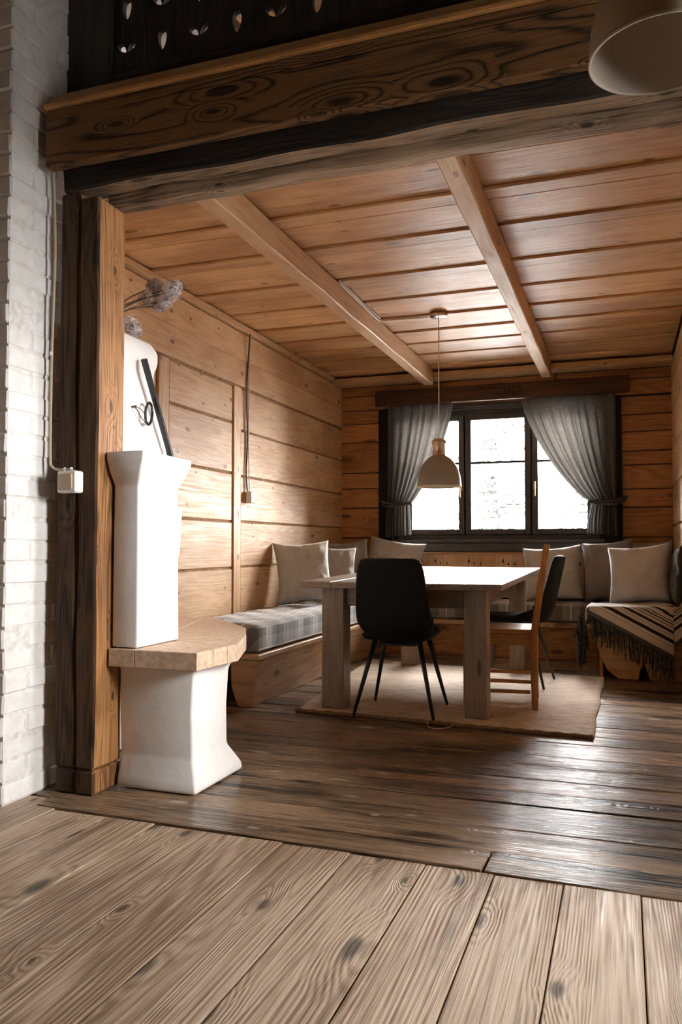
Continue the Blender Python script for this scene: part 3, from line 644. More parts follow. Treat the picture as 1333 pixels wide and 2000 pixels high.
for t in tiles:
    prism('tile', t, 0.481, 0.549, M['tile'], st, bevel=0.003)
o = soft('column', [(XS, -1.772, 2.652, 2.958, 0.552), (XS, -1.775, 2.656, 2.955, 1.0), (XS, -1.776, 2.660, 2.953, 1.185), (XS, -1.745, 2.625, 2.965, 1.235), (XS, -1.722, 2.605, 2.975, 1.285), (XS, -1.722, 2.605, 2.975, 1.312)], M['plaster'], st, 0.009); autosmooth(o)
o = soft('rear_column', [(-2.5, XS, 2.79, 2.955, 0.552), (-2.5, XS, 2.79, 2.955, 1.29)], M['plaster'], st); autosmooth(o)
o = soft('side_pier', [(-2.1, -1.80, 2.90, 3.015, 0.90), (-2.1, -1.79, 2.90, 3.02, 1.115)], M['plaster'], st); autosmooth(o)
o = soft('cap_shelf', [(-2.5, XS, 2.76, 3.14, 1.22), (-2.5, XS+0.03, 2.745, 3.17, 1.30), (-2.5, XS+0.03, 2.745, 3.17, 1.312)], M['plaster'], st); autosmooth(o)
o = soft('hood', [(-2.5, -1.945, 2.765, 3.15, 1.315), (-2.5, -1.955, 2.765, 3.04, 1.70), (-2.5, -1.935, 2.745, 3.045, 1.745), (-2.5, -1.935, 2.745, 3.045, 1.80), (-2.5, -1.95, 2.76, 3.0, 1.838)], M['plaster'], st); autosmooth(o)
tag(st, 'white plastered masonry stove with buff tiled ledge beside the timber post', 'stove')
# black bar leaning on the hood
a = onx(281, 701, -1.905); b_ = Vector((-1.905, 3.118, 1.318))
bm = bmesh.new(); d = (b_-a); box_bm(bm, (0, 0, 0), (d.length, 0.024, 0.018), bevel=0.002)
bar = bm_obj('iron_bar', bm, M['black_metal'], None, (a+b_)/2, d.to_track_quat('X', 'Z').to_matrix().to_4x4())
tag(bar, 'black square iron bar leaning on the white stove hood', 'bar')
rg = empty('cord_loop', onx(262, 795, -1.935))
ring_c = onx(291, 808, -1.915)
pts = [ring_c + Vector((0.003*math.sin(t), 0.026*math.cos(t), 0.047*math.sin(t))) for t in [2*math.pi*k_/20 for k_ in range(21)]]
bm = bmesh.new(); tube(bm, pts, 0.006, 8); bm_obj('loop', bm, M['black_metal'], rg, smooth=True)
h0 = onx(262, 795, -1.938)
bm = bmesh.new(); tube(bm, smooth_pts([h0, onx(268, 800, -1.93), onx(276, 815, -1.925), onx(286, 826, -1.922), onx(292, 825, -1.918)], 5), 0.0022, 6)
tube(bm, smooth_pts([h0, onx(272, 797, -1.93), onx(281, 806, -1.925), onx(287, 822, -1.92)], 5), 0.0018, 6); bm_obj('string', bm, M['stem'], rg, smooth=True)
bm = bmesh.new(); tube(bm, [h0+Vector((-0.02, 0, 0)), h0+Vector((0.012, 0, 0.004))], 0.004, 6); bm_obj('nail', bm, M['black_metal'], rg)
tag(rg, 'black cord loop hanging on a string from a nail in the stove hood', 'loop')
# dried flowers in a vase behind the post
fl = empty('dried_flowers', (-2.16, 2.90, 1.86))
bm = bmesh.new(); lathe(bm, [(0.001, 0), (0.04, 0), (0.052, 0.05), (0.045, 0.10), (0.028, 0.13), (0.034, 0.15), (0.030, 0.149), (0.024, 0.13), (0.04, 0.08), (0.001, 0.01)], 24)
vase = tag(bm_obj('vase', bm, M['plaster'], None, (-2.16, 2.90, 1.842), smooth=True), 'small white vase of dried flowers on the stove hood', 'vase')
heads = [(onx(334, 570, -1.86), 0.046), (onx(322, 590, -1.90), 0.035), (onx(345, 560, -1.87), 0.033), (onx(302, 560, -1.98), 0.038), (onx(290, 582, -1.97), 0.040), (onx(310, 598, -1.95), 0.03), (onx(252, 636, -2.03), 0.048), (onx(262, 645, -2.0), 0.032)]
def flower_head(c, r, sd):
    rnd = random.Random(sd); bm = bmesh.new()
    for i in range(150):
        d = Vector((rnd.gauss(0, 1), rnd.gauss(0, 1), rnd.gauss(0, 1))).normalized(); p = d*r*rnd.uniform(0.45, 1.05)
        u = d.orthogonal().normalized(); w_ = d.cross(u); a0 = rnd.random()*6.28
        for q in range(4):
            a1 = a0+q*1.5708; e = (u*math.cos(a1)+w_*math.sin(a1)); e2 = (u*math.cos(a1+0.8)+w_*math.sin(a1+0.8)); s_ = rnd.uniform(0.005, 0.009)
            vs = [bm.verts.new(p), bm.verts.new(p+e*s_+d*0.002), bm.verts.new(p+(e+e2)*s_*0.75+d*0.003), bm.verts.new(p+e2*s_+d*0.001)]
            bm.faces.new(vs)
    return bm_obj('flower_head', bm, M['petal'] if sd not in (3, 4) else M['petal_dark'], fl, c)
for i, (c, r_) in enumerate(heads): flower_head(c, r_, i)
bm = bmesh.new()
for c, r_ in heads:
    s_ = Vector((-2.16, 2.90, 1.90)); tube(bm, smooth_pts([s_, s_.lerp(c, 0.5)+Vector((0, 0, 0.03)), c], 5), 0.0032, 5)
bm_obj('stems', bm, M['stem'], fl)
tag(fl, 'bunch of dried pale hydrangea flowers above the white stove', 'flowers')

# ---- light switch, its cable, wall socket and cables
sw_ = empty('light_switch', (-1.98, 2.52, 1.15))
bm = bmesh.new(); box_bm(bm, (-1.997, 2.532, 1.192), (0.088, 0.05, 0.084), bevel=0.006); bm_obj('housing', bm, M['white_plastic'], sw_)
bm = bmesh.new(); box_bm(bm, (-1.999, 2.505, 1.192), (0.064, 0.008, 0.062), Matrix.Rotation(R(4), 4, 'X'), bevel=0.003); bm_obj('rocker', bm, M['cream_plastic'], sw_)
tag(sw_, 'white surface mounted light switch on the dark timber post', 'switch')
bm = bmesh.new()
tube(bm, smooth_pts([(-2.105, 2.545, 2.43), (-2.092, 2.545, 2.13), (-2.098, 2.545, 1.85), (-2.103, 2.545, 1.62), (-2.103, 2.545, 1.30), (-2.095, 2.545, 1.258), (-2.065, 2.543, 1.243), (-2.02, 2.542, 1.243), (-1.992, 2.54, 1.236), (-1.987, 2.54, 1.228)], 6), 0.0055, 8)
cbl = tag(bm_obj('switch_cable', bm, M['cream_plastic'], None, smooth=True), 'cream cable running down the brick edge to the light switch', 'cable')
for z_, x_ in ((1.243, -2.03), (1.243, -2.0), (1.70, -2.102)):
    bm = bmesh.new(); box_bm(bm, (x_, 2.541, z_), (0.010, 0.012, 0.016), bevel=0.003); bm_obj('clip', bm, M['white_plastic'], cbl)
so = empty('wall_socket', (XL+0.01, 5.276, 1.27))
bm = bmesh.new(); box_bm(bm, (XL+0.032, 5.275, 1.30), (0.05, 0.08, 0.085), bevel=0.008); bm_obj('housing', bm, M['white_plastic'], so)
bm = bmesh.new(); lathe(bm, [(0.001, 0), (0.02, 0), (0.021, 0.003), (0.001, 0.003)], 20); bm_obj('socket_face', bm, plain('grey_plastic', (0.25, 0.24, 0.24), 0.5), so, (XL+0.0565, 5.278, 1.30), Matrix.Rotation(R(90), 4, 'Y'))
tag(so, 'white surface mounted socket box on the light pine wall', 'socket')
bm = bmesh.new(); tube(bm, smooth_pts([(XL+0.034, 5.255, 2.50), (XL+0.016, 5.262, 2.3), (XL+0.014, 5.245, 2.05), (XL+0.016, 5.255, 1.7), (XL+0.014, 5.24, 1.48), (XL+0.02, 5.25, 1.345)], 5), 0.006, 6)
tag(bm_obj('socket_cable', bm, M['brown_plastic'], None, smooth=True), 'brown cable hanging down the pine wall to the socket', 'cable')
bm = bmesh.new(); tube(bm, smooth_pts([(XL+0.034, 5.268, 2.50), (XL+0.018, 5.275, 2.2), (XL+0.016, 5.272, 1.8), (XL+0.02, 5.278, 1.345)], 5), 0.004, 6)
tag(bm_obj('socket_cable', bm, M['white_plastic'], None, smooth=True), 'thin white cable hanging beside the brown one on the pine wall', 'cable')
bm = bmesh.new(); tube(bm, smooth_pts([(-1.602, 4.50, 2.552), (-1.602, 4.55, 2.538), (-1.603, 4.9, 2.533), (-1.602, 5.25, 2.53), (-1.59, 5.36, 2.537), (-1.45, 5.38, 2.538), (-1.262, 5.39, 2.538)], 6), 0.0055, 6)
tube(bm, smooth_pts([(-1.598, 4.50, 2.552), (-1.597, 4.75, 2.545), (-1.598, 5.1, 2.543), (-1.59, 5.33, 2.54)], 6), 0.004, 6)
tag(bm_obj('lamp_cable', bm, M['white_plastic'], None, smooth=True), 'white cable clipped along the ceiling beam to the pendant canopy', 'cable')

# ---- pendants
def pendant(loc, r, mat, inner, ztop, label, neck=True, zs=1.0):
    """bell shaped shade whose rim centre is at loc"""
    t = empty('pendant_lamp', loc); x, y, z = loc; k_ = r/0.15
    prof = [(0.150, 0.0), (0.1515, 0.004), (0.150, 0.03), (0.146, 0.06), (0.138, 0.09), (0.124, 0.122), (0.104, 0.152), (0.078, 0.176), (0.050, 0.192), (0.034, 0.200)]
    prof = [(a*k_, b_*k_*zs) for a, b_ in prof]
    bm = bmesh.new(); lathe(bm, prof, 56)
    sh = bm_obj('shade', bm, mat, t, loc, smooth=True)
    bm = bmesh.new(); lathe(bm, [(a-0.0035 if i else a-0.001, b_) for i, (a, b_) in enumerate(prof)][::-1] , 56); bm_obj('shade_lining', bm, inner, sh, loc, smooth=True)
    bm = bmesh.new(); lathe(bm, [(0.1505*k_, -0.001), (0.1525*k_, 0.001), (0.1525*k_, 0.005), (0.1505*k_, 0.006), (0.1465*k_, 0.004), (0.1465*k_, 0.0), (0.1505*k_, -0.001)], 56); bm_obj('rim', bm, inner, sh, loc, smooth=True)
    bm = bmesh.new(); dzn = 0.2*k_*(zs-1); lathe(bm, [(a_, b2+dzn) for a_, b2 in [(0.044*k_, 0.190*k_), (0.044*k_, 0.205*k_), (0.042*k_, 0.21*k_), (0.042*k_, 0.272*k_), (0.050*k_, 0.276*k_), (0.050*k_, 0.295*k_), (0.03*k_, 0.31*k_), (0.012*k_, 0.312*k_), (0.001, 0.312*k_)]], 32); bm_obj('neck', bm, M['steel'] if neck else mat, t, loc, smooth=True)
    if neck: bm = bmesh.new(); lathe(bm, [(0.001, 0.06*k_), (0.028, 0.075*k_), (0.032, 0.10*k_), (0.02, 0.14*k_), (0.014, 0.18*k_), (0.001, 0.19*k_)], 20); bm_obj('bulb', bm, M['lamp_in'], t, loc, smooth=True)
    bm = bmesh.new(); tube(bm, [(0, 0, 0.28*k_), (0, 0, (ztop-z)*0.5), (0, 0, ztop-z-0.02)], 0.0035, 8); bm_obj('cord', bm, M['white_plastic'], t, loc)
    bm = bmesh.new(); lathe(bm, [(0.001, -0.026), (0.058, -0.026), (0.062, -0.022), (0.062, -0.001), (0.001, -0.001)], 32); bm_obj('canopy', bm, M['steel'], t, (x, y, ztop), smooth=True); autosmooth(t.children[-1], 30)
    return tag(t, label, 'lamp')
pendant((-1.188, 5.39, 1.35), 0.15, M['lamp'], M['lamp_in'], ZC-0.003, 'grey bell shaped pendant lamp hanging over the dining table', zs=1.12)
pendant((0.091, 1.836, 2.014), 0.15, M['lamp_white'], M['lamp_lining'], FZ-0.001, 'cream pendant lamp hanging in front of the dark fascia boards', neck=False, zs=1.22)

# ---- rug
poly = [(-1.765, 4.225), (-0.150, 4.135), (-0.135, 6.02), (-1.99, 6.34)]
nx, ny = 60, 70; vs = []; fs = []
cen = Vector((-0.98, 5.2, 0))
def rugp(u, v_):
    a = Vector(poly[0]).lerp(Vector(poly[1]), u); b2 = Vector(poly[3]).lerp(Vector(poly[2]), u); p = a.lerp(b2, v_)
    if u > 0.98: p.x += 0.005*math.sin(v_*17)+0.002*math.sin(v_*41)
    if v_ < 0.02: p.y += 0.012*math.sin(u*5+0.4)
    return p
for top in (1, 0):
    for j in range(ny+1):
        for i in range(nx+1):
            p = rugp(i/nx, j/ny); z = 0.003 if not top else 0.011+0.002*noise.noise(Vector((p.x*8, p.y*8, 0)))
            vs.append((p.x-cen.x, p.y-cen.y, z))
o0 = (nx+1)*(ny+1)
for j in range(ny):
    for i in range(nx):
        a = j*(nx+1)+i; fs.append((a, a+1, a+nx+2, a+nx+1)); fs.append((o0+a, o0+a+nx+1, o0+a+nx+2, o0+a+1))
edge = [i for i in range(nx+1)] + [(j)*(nx+1)+nx for j in range(1, ny+1)] + [ny*(nx+1)+i for i in range(nx-1, -1, -1)] + [j*(nx+1) for j in range(ny-1, 0, -1)]
for k_ in range(len(edge)):
    a, b_ = edge[k_], edge[(k_+1) % len(edge)]; fs.append((a, o0+a, o0+b_, b_))
rug = empty('jute_rug', (cen.x, cen.y, 0.0))
mesh_obj('weave', vs, fs, M['jute'], rug, cen, smooth=True)
bm = bmesh.new()
pts = [Vector((*rugp(i/60, 0.0)[:2], 0.011)) + Vector((0, -0.006, 0.002*math.sin(i*1.9))) for i in range(61)]
tube(bm, pts, 0.0125, 8); bm_obj('rolled_hem', bm, M['jute_rope'], rug, smooth=True)
bm = bmesh.new(); tube(bm, smooth_pts([(-0.985, 4.17, 0.02), (-0.965, 4.10, 0.006), (-0.91, 4.075, 0.006), (-0.86, 4.12, 0.008), (-0.85, 4.16, 0.02)], 6), 0.0022, 5); bm_obj('loose_thread', bm, M['tile'], rug)
tag(rug, 'pale brown woven jute rug under the dining table', 'rug')

# ---- dining table
tb = empty('dining_table', (-1.19, 5.32, 0.0))
TX0, TX1, TY0, TY1 = -1.755, -0.605, 4.245, 6.42
tilt = math.atan2(0.032, TY1-TY0)
w4 = (TX1-TX0)/6
for i in range(6):
    ly = TY1-TY0
    bm = bmesh.new(); box_bm(bm, (0, 0, 0), (ly, w4-0.0015, 0.036), bevel=0.003)
    bm_obj('board', bm, M['table'], tb, (TX0+w4*(i+0.5), (TY0+TY1)/2, 0.743-0.018+0.016), Matrix.Rotation(tilt, 4, 'X') @ AX['y'])
legs = ((-1.655, -1.520, 4.345), (-0.822, -0.700, 4.340), (-1.655, -1.530, 6.10), (-0.815, -0.700, 6.10))
for x0, x1, y0 in legs:
    zt = 0.707+0.032*(y0-TY0)/(TY1-TY0)-0.001
    board('leg', (x0, y0, 0.012), (x1, y0+0.125, zt), 'z', M['table'], tb, bevel=0.005)
for y0 in (4.385, 6.14): board('apron', (-1.518, y0, 0.60), (-0.824, y0+0.03, 0.70), 'x', M['table'], tb)
for x0 in (-1.605, -0.785): board('apron', (x0, 4.472, 0.60), (x0+0.03, 6.098, 0.70), 'y', M['table'], tb)
tag(tb, 'grey brown solid wood dining table with square legs on the jute rug', 'table')

# ---- corner bench
SB0, SB1 = 0.278, 0.308
bn = empty('corner_bench', (-1.1, 6.6, 0.0))
board('seat_board', (XL+0.015, 4.25, SB0), (-2.01, YB-0.05, SB1), 'y', M['bench'], bn)
board('seat_board', (-2.008, 6.83, SB0), (-0.20, YB-0.05, SB1), 'x', M['bench'], bn)
board('seat_board', (-0.198, 6.02, SB0), (XR-0.016, YB-0.05, SB1), 'y', M['bench'], bn)
# slanted left front board
def slant(name, y0, y1, xt, xb, z0, z1, th, mat, flip=1):
    bm = bmesh.new(); vs = []
    for y in (y0, y1):
        for x, z in ((xt, z1), (xt-th*flip, z1), (xb-th*flip, z0), (xb, z0)): vs.append(bm.verts.new((y-(y0+y1)/2, -(x-xt), z-(z0+z1)/2)))
    bm.faces.new(vs[3::-1]); bm.faces.new(vs[4:])
    for k_ in range(4): bm.faces.new((vs[k_], vs[(k_+1) % 4], vs[4+(k_+1) % 4], vs[4+k_]))
    return bm_obj(name, bm, mat, bn, (xt, (y0+y1)/2, (z0+z1)/2), AX['y'])
slant('front_board', 4.275, 6.86, -2.018, -2.062, 0.004, SB0-0.001, 0.028, M['bench'])
def endp(name, pts, y0, y1, mat):
    vs, fs = extrude_y(pts, y0, y1); c = Vector((sum(p[0] for p in vs)/len(vs), (y0+y1)/2, sum(p[2] for p in vs)/len(vs)))
    bm = bmesh.new(); bv = [bm.verts.new(Vector(p)-c) for p in vs]
    for f in fs: bm.faces.new([bv[i] for i in f])
    return bm_obj(name, bm, mat, bn, c)
endp('end_panel', [(-2.195, SB0-0.001), (-2.018, SB0-0.001), (-2.062, 0.004), (-2.155, 0.004), (-2.195, 0.12)], 4.262, 4.274, M['bench'])
board('front_board', (-2.03, 6.862, 0.004), (-0.20, 6.89, SB0-0.001), 'x', M['pine_back'], bn)
board('seat_edge', (-2.006, 6.800, SB0-0.006), (-0.20, 6.829, SB1+0.004), 'x', M['bench'], bn)
endp('end_panel', [(-0.195, SB0-0.001), (0.39, SB0-0.001), (0.39, 0.004), (0.17, 0.004), (0.15, 0.06), (0.13, 0.14), (0.10, 0.06), (0.09, 0.004), (-0.04, 0.004), (-0.115, 0.06), (-0.16, 0.16)], 6.03, 6.055, M['bench'])
board('front_board', (-0.17, 6.06, 0.004), (-0.145, 6.86, SB0-0.001), 'y', M['pine_back'], bn)
# low back panel of pierced boards below the window
xp = -2.50; stp = 0.1555; kx = 0
while xp < 0.3:
    x1 = min(xp+stp, 0.36)
    o = board('back_board', (xp+0.0015, 7.285, 0.48), (x1-0.0015, 7.305, 0.866), 'z', M['pine_pale'], bn, bevel=0.0)
    def drop(cx, cz, s_):
        return [(cx+s_*math.sin(t)*(0.5 if math.cos(t) > 0 else 1)*0.9, cz+s_*(1.7*math.cos(t) if math.cos(t) > 0 else math.cos(t))) for t in [2*math.pi*q/16 for q in range(16)]]
    cu = [extrude_y(drop(x1-0.03 if kx % 2 else xp+0.03, 0.782, 0.011), 7.27, 7.32)]
    cu.append(extrude_y(drop(xp+stp/2+(0.0), 0.806, 0.014), 7.27, 7.32) if kx % 2 else extrude_y(drop(xp+0.078, 0.70, 0.014), 7.27, 7.32))
    cut(o, cu); xp += stp; kx += 1
board('back_rail', (-2.51, 7.265, 0.868), (0.37, 7.315, 0.886), 'x', M['bench'], bn)
boxes('back_frame', [((-2.55, 7.307, 0.309), (0.38, 7.322, 0.86))], M['gap'], bn)
tag(bn, 'pine corner bench running along three walls below the window', 'bench')
# seat cushions with tufting
def cushion(name, x0, x1, y0, y1, z0, z1, axis, label, puff=0.02):
    lx, ly = (x1-x0, y1-y0) if axis == 'x' else (y1-y0, x1-x0)
    nx, ny = max(8, int(lx/0.035)), max(8, int(ly/0.035)); hz = (z1-z0)/2
    bm = bmesh.new(); top = []; bot = []
    tu, tv = max(1, round(lx/0.28)), max(1, round(ly/0.28))
    for s_, arr in ((1, top), (-1, bot)):
        for j in range(ny+1):
            row = []
            for i in range(nx+1):
                u, v_ = i/nx, j/ny; e = min(u*lx, (1-u)*lx, v_*ly, (1-v_)*ly)
                ro = max(0, 1-e/0.035)**2*0.02
                p = abs(math.sin(math.pi*u*tu)*math.sin(math.pi*v_*tv))**0.45
                z = s_*(hz-ro)
                if s_ > 0: z += (p-0.6)*puff*min(1, e/0.08)+0.006*noise.noise(Vector((u*lx*14, v_*ly*14, 3)))
                bx = 0.006*noise.noise(Vector((u*lx*6, v_*ly*6, 9)))
                row.append(bm.verts.new(((u-0.5)*(lx-0.01)+bx, (v_-0.5)*(ly-0.01)+bx, z)))
            arr.append(row)
    for j in range(ny):
        for i in range(nx):
            bm.faces.new((top[j][i], top[j][i+1], top[j+1][i+1], top[j+1][i])); bm.faces.new((bot[j][i], bot[j+1][i], bot[j+1][i+1], bot[j][i+1]))
    for i in range(nx):
        bm.faces.new((bot[0][i], bot[0][i+1], top[0][i+1], top[0][i])); bm.faces.new((top[ny][i], top[ny][i+1], bot[ny][i+1], bot[ny][i]))
    for j in range(ny):
        bm.faces.new((top[j][0], top[j+1][0], bot[j+1][0], bot[j][0])); bm.faces.new((bot[j][nx], bot[j+1][nx], top[j+1][nx], top[j][nx]))
    o = bm_obj(name, bm, M['plaid'], None, ((x0+x1)/2, (y0+y1)/2, (z0+z1)/2), AX[axis], smooth=True)
    o.data.set_sharp_from_angle(angle=R(60))
    return tag(o, label, 'cushion', 'plaid bench cushions')
cushion('seat_cushion', XL+0.02, -2.025, 4.285, 7.26, SB1+0.001, 0.478, 'y', 'grey plaid tufted seat cushion on the bench along the pine wall', 0.035)
cushion('seat_cushion', -2.02, -0.215, 6.835, 7.26, SB1+0.006, 0.466, 'x', 'grey plaid seat cushion on the bench below the window')
cushion('seat_cushion', -0.205, XR-0.02, 6.035, 7.26, SB1+0.001, 0.478, 'y', 'grey plaid seat cushion partly hidden by the striped blanket')
# ---- pillows
def pillow(loc, w_, h_, t, yaw, lean, mat, label, roll=0.0, dog=0.085, sd=0, side=None, name='pillow'):
    """square scatter pillow: loc = middle of its lower edge, faces -Y turned by yaw, leaning back by lean"""
    n = 26; bm = bmesh.new(); fr, bk = [], []
    for s_, arr in ((1, fr), (-1, bk)):
        for j in range(n+1):
            row = []
            for i in range(n+1):
                u, v_ = 2*i/n-1, 2*j/n-1
                ex = 1-dog*2.2*(1-abs(v_)**2.0)*0.55; ez = 1-dog*2.2*(1-abs(u)**2.0)*0.55
                x, z = u*w_/2*ex, v_*h_/2*ez
                th = t/2*max(0, (1-u**4)*(1-v_**4))**0.55
                q = Vector((u*2.2+sd*5.1, v_*2.2, s_*1.3+sd))
                e = max(abs(u), abs(v_))
                wr = 0.024*noise.noise(q*1.6)*(1-e**6)+0.018*noise.noise(Vector((u*9+sd, v_*3, s_)))*(e**3)*(1-e**10)+0.016*noise.noise(Vector((u*3+sd, v_*9, s_*2)))*(e**3)*(1-e**10)
                y = -s_*(th+wr*(1 if th > 0.002 else 0))
                z -= 0.10*h_*max(0, -v_)*0.0
                row.append((x, y, z+h_/2))
            arr.append(row)
    vmap = {}
    def V(s_, i, j):
        edge = i in (0, n) or j in (0, n); k_ = (0 if edge else s_, i, j)
        if k_ not in vmap: vmap[k_] = bm.verts.new((fr if s_ > 0 else bk)[j][i] if not edge else (fr[j][i][0], 0, fr[j][i][2]))
        return vmap[k_]
    for j in range(n):
        for i in range(n):
            bm.faces.new((V(1, i, j), V(1, i+1, j), V(1, i+1, j+1), V(1, i, j+1))); bm.faces.new((V(-1, i, j+1), V(-1, i+1, j+1), V(-1, i+1, j), V(-1, i, j)))
    rot = Matrix.Rotation(yaw, 4, 'Z') @ Matrix.Rotation(-lean, 4, 'X') @ Matrix.Rotation(roll, 4, 'Y')
    o = bm_obj(name, bm, mat, None, loc, rot, smooth=True)
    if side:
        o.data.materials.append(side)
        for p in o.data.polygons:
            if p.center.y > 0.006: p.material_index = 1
    return tag(o, label, 'pillow', 'scatter pillows on the corner bench')
G, D = M['cushion'], M['cushion_dark']
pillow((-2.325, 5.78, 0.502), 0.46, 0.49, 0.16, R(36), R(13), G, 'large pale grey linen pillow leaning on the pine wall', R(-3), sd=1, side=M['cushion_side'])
pillow((-2.30, 6.31, 0.498), 0.40, 0.46, 0.15, R(34), R(14), G, 'pale grey linen pillow tucked behind the large one by the pine wall', R(4), sd=2)
pillow((-2.285, 6.75, 0.502), 0.42, 0.50, 0.14, R(30), R(12), D, 'taupe linen pillow in the corner by the window', R(-5), sd=3)
pillow((-2.05, 7.04, 0.525), 0.56, 0.50, 0.15, R(-3), R(14), G, 'wide pale grey pillow slumped below the left curtain', R(9), sd=4)
pillow((-0.56, 6.97, 0.486), 0.49, 0.47, 0.16, R(-4), R(14), G, 'grey linen pillow with pointed corners behind the wooden chair', R(-4), sd=5)
pillow((-0.10, 7.0, 0.486), 0.44, 0.52, 0.15, R(-14), R(12), D, 'taupe linen pillow below the right curtain', R(-6), sd=6)
pillow((0.215, 7.12, 0.498), 0.38, 0.50, 0.12, R(-8), R(8), M['striped_pillow'], 'dark and pale striped pillow in the bench corner by the right wall', R(-2), sd=7, name='striped_pillow')
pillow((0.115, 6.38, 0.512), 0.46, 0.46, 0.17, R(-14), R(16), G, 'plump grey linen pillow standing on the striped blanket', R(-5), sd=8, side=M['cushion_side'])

pillow((0.362, 6.26, 0.512), 0.42, 0.44, 0.07, R(-90), R(3), M['cushion_side'], 'charcoal pillow leaning on the right wall beside the plump grey pillow', 0.0, sd=9)

# ---- striped blanket over the end of the bench
bk_ = empty('striped_blanket', (0.08, 6.1, 0.48))
def strip(name, rowA, rowB, hemv, nu=30, nv=14, sag=0.0, ret=False):
    pass
# cloth laid out as a grid: s across the bench (x), q from the hem up over the edge and back on the seat
XA, XE = -0.235, 0.325
nu, nv = 56, 60; vs = []; uvs = []
def hemz(x): return 0.455 + (0.155-0.455)*((x-XA)/(XE-XA))          # hem height on the front drop
ztop = 0.505; yfr = 5.985
hem_dir = Vector((XE-XA, 0.155-0.455)).normalized(); hem_n = Vector((-hem_dir.y, hem_dir.x))
for j in range(nv+1):
    for i in range(nu+1):
        x = XA+(XE-XA)*i/nu; hz = hemz(x); drop = ztop-hz; tot = drop+0.34; q = tot*j/nv
        rip = 0.006*math.sin(x*23+1)+0.004*math.sin(x*51)
        if q < drop-0.02: y, z = yfr+rip*(1-q/max(drop, 0.02))-0.004*math.sin(q*20), hz+q
        else:
            f = q-(drop-0.02); a = min(f/0.05, 1)*math.pi/2
            y = yfr+0.03*(1-math.cos(a))+max(0, f-0.05); z = ztop-0.02+0.026*math.sin(a)+0.004*noise.noise(Vector((x*9, y*9, 2)))+0.012*max(0, (x-0.1)/0.2)
        vs.append(Vector((x, y, z)))
        flat = Vector((x-XA, hz+q-0.455)); uvs.append((x, max(0.001, min(0.999, flat.dot(hem_n)*1.55))))
fs = [(j*(nu+1)+i, j*(nu+1)+i+1, (j+1)*(nu+1)+i+1, (j+1)*(nu+1)+i) for j in range(nv) for i in range(nu)]
o = mesh_obj('cloth', vs, fs, M['blanket'], bk_, smooth=True, uvs=uvs)
sm = o.modifiers.new('thickness', 'SOLIDIFY'); sm.thickness = 0.006; sm.offset = 1
# part folded round the side, hanging at the left edge
vs = []; uvs = []; nu2, nv2 = 16, 20
for j in range(nv2+1):
    for i in range(nu2+1):
        y = 6.0+0.36*i/nu2; t_ = j/nv2; f = 0.16*t_
        a = min(f/0.05, 1)*math.pi/2
        x = XA+0.002-0.028*math.sin(a)-0.006*math.sin(y*25)*t_; z = ztop+0.004-0.03*(1-math.cos(a))-max(0, f-0.05)
        vs.append((x, y, z)); uvs.append((y, 0.165-f))
fs = [(j*(nu2+1)+i, j*(nu2+1)+i+1, (j+1)*(nu2+1)+i+1, (j+1)*(nu2+1)+i) for j in range(nv2) for i in range(nu2)]
o = mesh_obj('side_flap', vs, fs, M['blanket'], bk_, smooth=True, uvs=uvs)
sm = o.modifiers.new('thickness', 'SOLIDIFY'); sm.thickness = 0.006
# corner flap at the wall end, turned the other way
vs = []; uvs = []; P0 = [Vector((XE+0.002, yfr-0.004, 0.525)), Vector((XR-0.012, yfr+0.01, 0.515)), Vector((XR-0.012, yfr+0.0, 0.30)), Vector((XE+0.002, yfr-0.006, 0.245))]
for j in range(13):
    for i in range(9):
        p = P0[3].lerp(P0[2], i/8).lerp(P0[0].lerp(P0[1], i/8), j/12); vs.append(p); uvs.append((p.x, max(0.001, (p.z-(0.245+0.055*i/8))*1.4)))
fs = [(j*9+i, j*9+i+1, (j+1)*9+i+1, (j+1)*9+i) for j in range(12) for i in range(8)]
o = mesh_obj('corner_flap', vs, fs, M['blanket'], bk_, smooth=True, uvs=uvs)
sm = o.modifiers.new('thickness', 'SOLIDIFY'); sm.thickness = 0.006
def fringe(name, tops, mat, sd, ln_=(0.10, 0.16)):
    rnd = random.Random(sd); bm = bmesh.new()
    for p in tops:
        p = Vector(p); l_ = rnd.uniform(*ln_); l_ = min(l_, p.z-0.012)
        pts = [p]; q = p.copy(); dx, dy = rnd.uniform(-0.012, 0.012), rnd.uniform(-0.012, 0.006)
        for k_ in range(5):
            q = q+Vector((dx*0.4+rnd.uniform(-0.005, 0.005), dy*0.4+rnd.uniform(-0.005, 0.005), -l_/5)); pts.append(q.copy())
        tube(bm, pts, rnd.uniform(0.0028, 0.0045), 5)
    o = bm_obj(name, bm, mat, bk_); o['kind'] = 'stuff'
front = []
for i in range(84):
    x = XA+(XE-XA)*(i+0.5)/84; front.append((x, yfr-0.006+0.006*math.sin(x*23+1), hemz(x)))
side = [(XA-0.036-random.uniform(0, 0.02), 6.0+0.36*random.random(), 0.385-random.uniform(0, 0.03)) for i in range(60)]
side2 = [(XA-0.03-random.uniform(0, 0.05), 5.985+0.10*random.random(), random.uniform(0.20, 0.46)) for i in range(90)]
fringe('fringe', front[::3]+front[1::3]+side[::2]+side2[::3]+side2[1::3], M['fringe'], 1, (0.11, 0.19)); fringe('fringe', front[2::3]+side[1::2]+side2[2::3], M['fringe_pale'], 2, (0.10, 0.17))
tag(bk_, 'cream blanket with black stripes and dark fringe over the bench end', 'blanket')

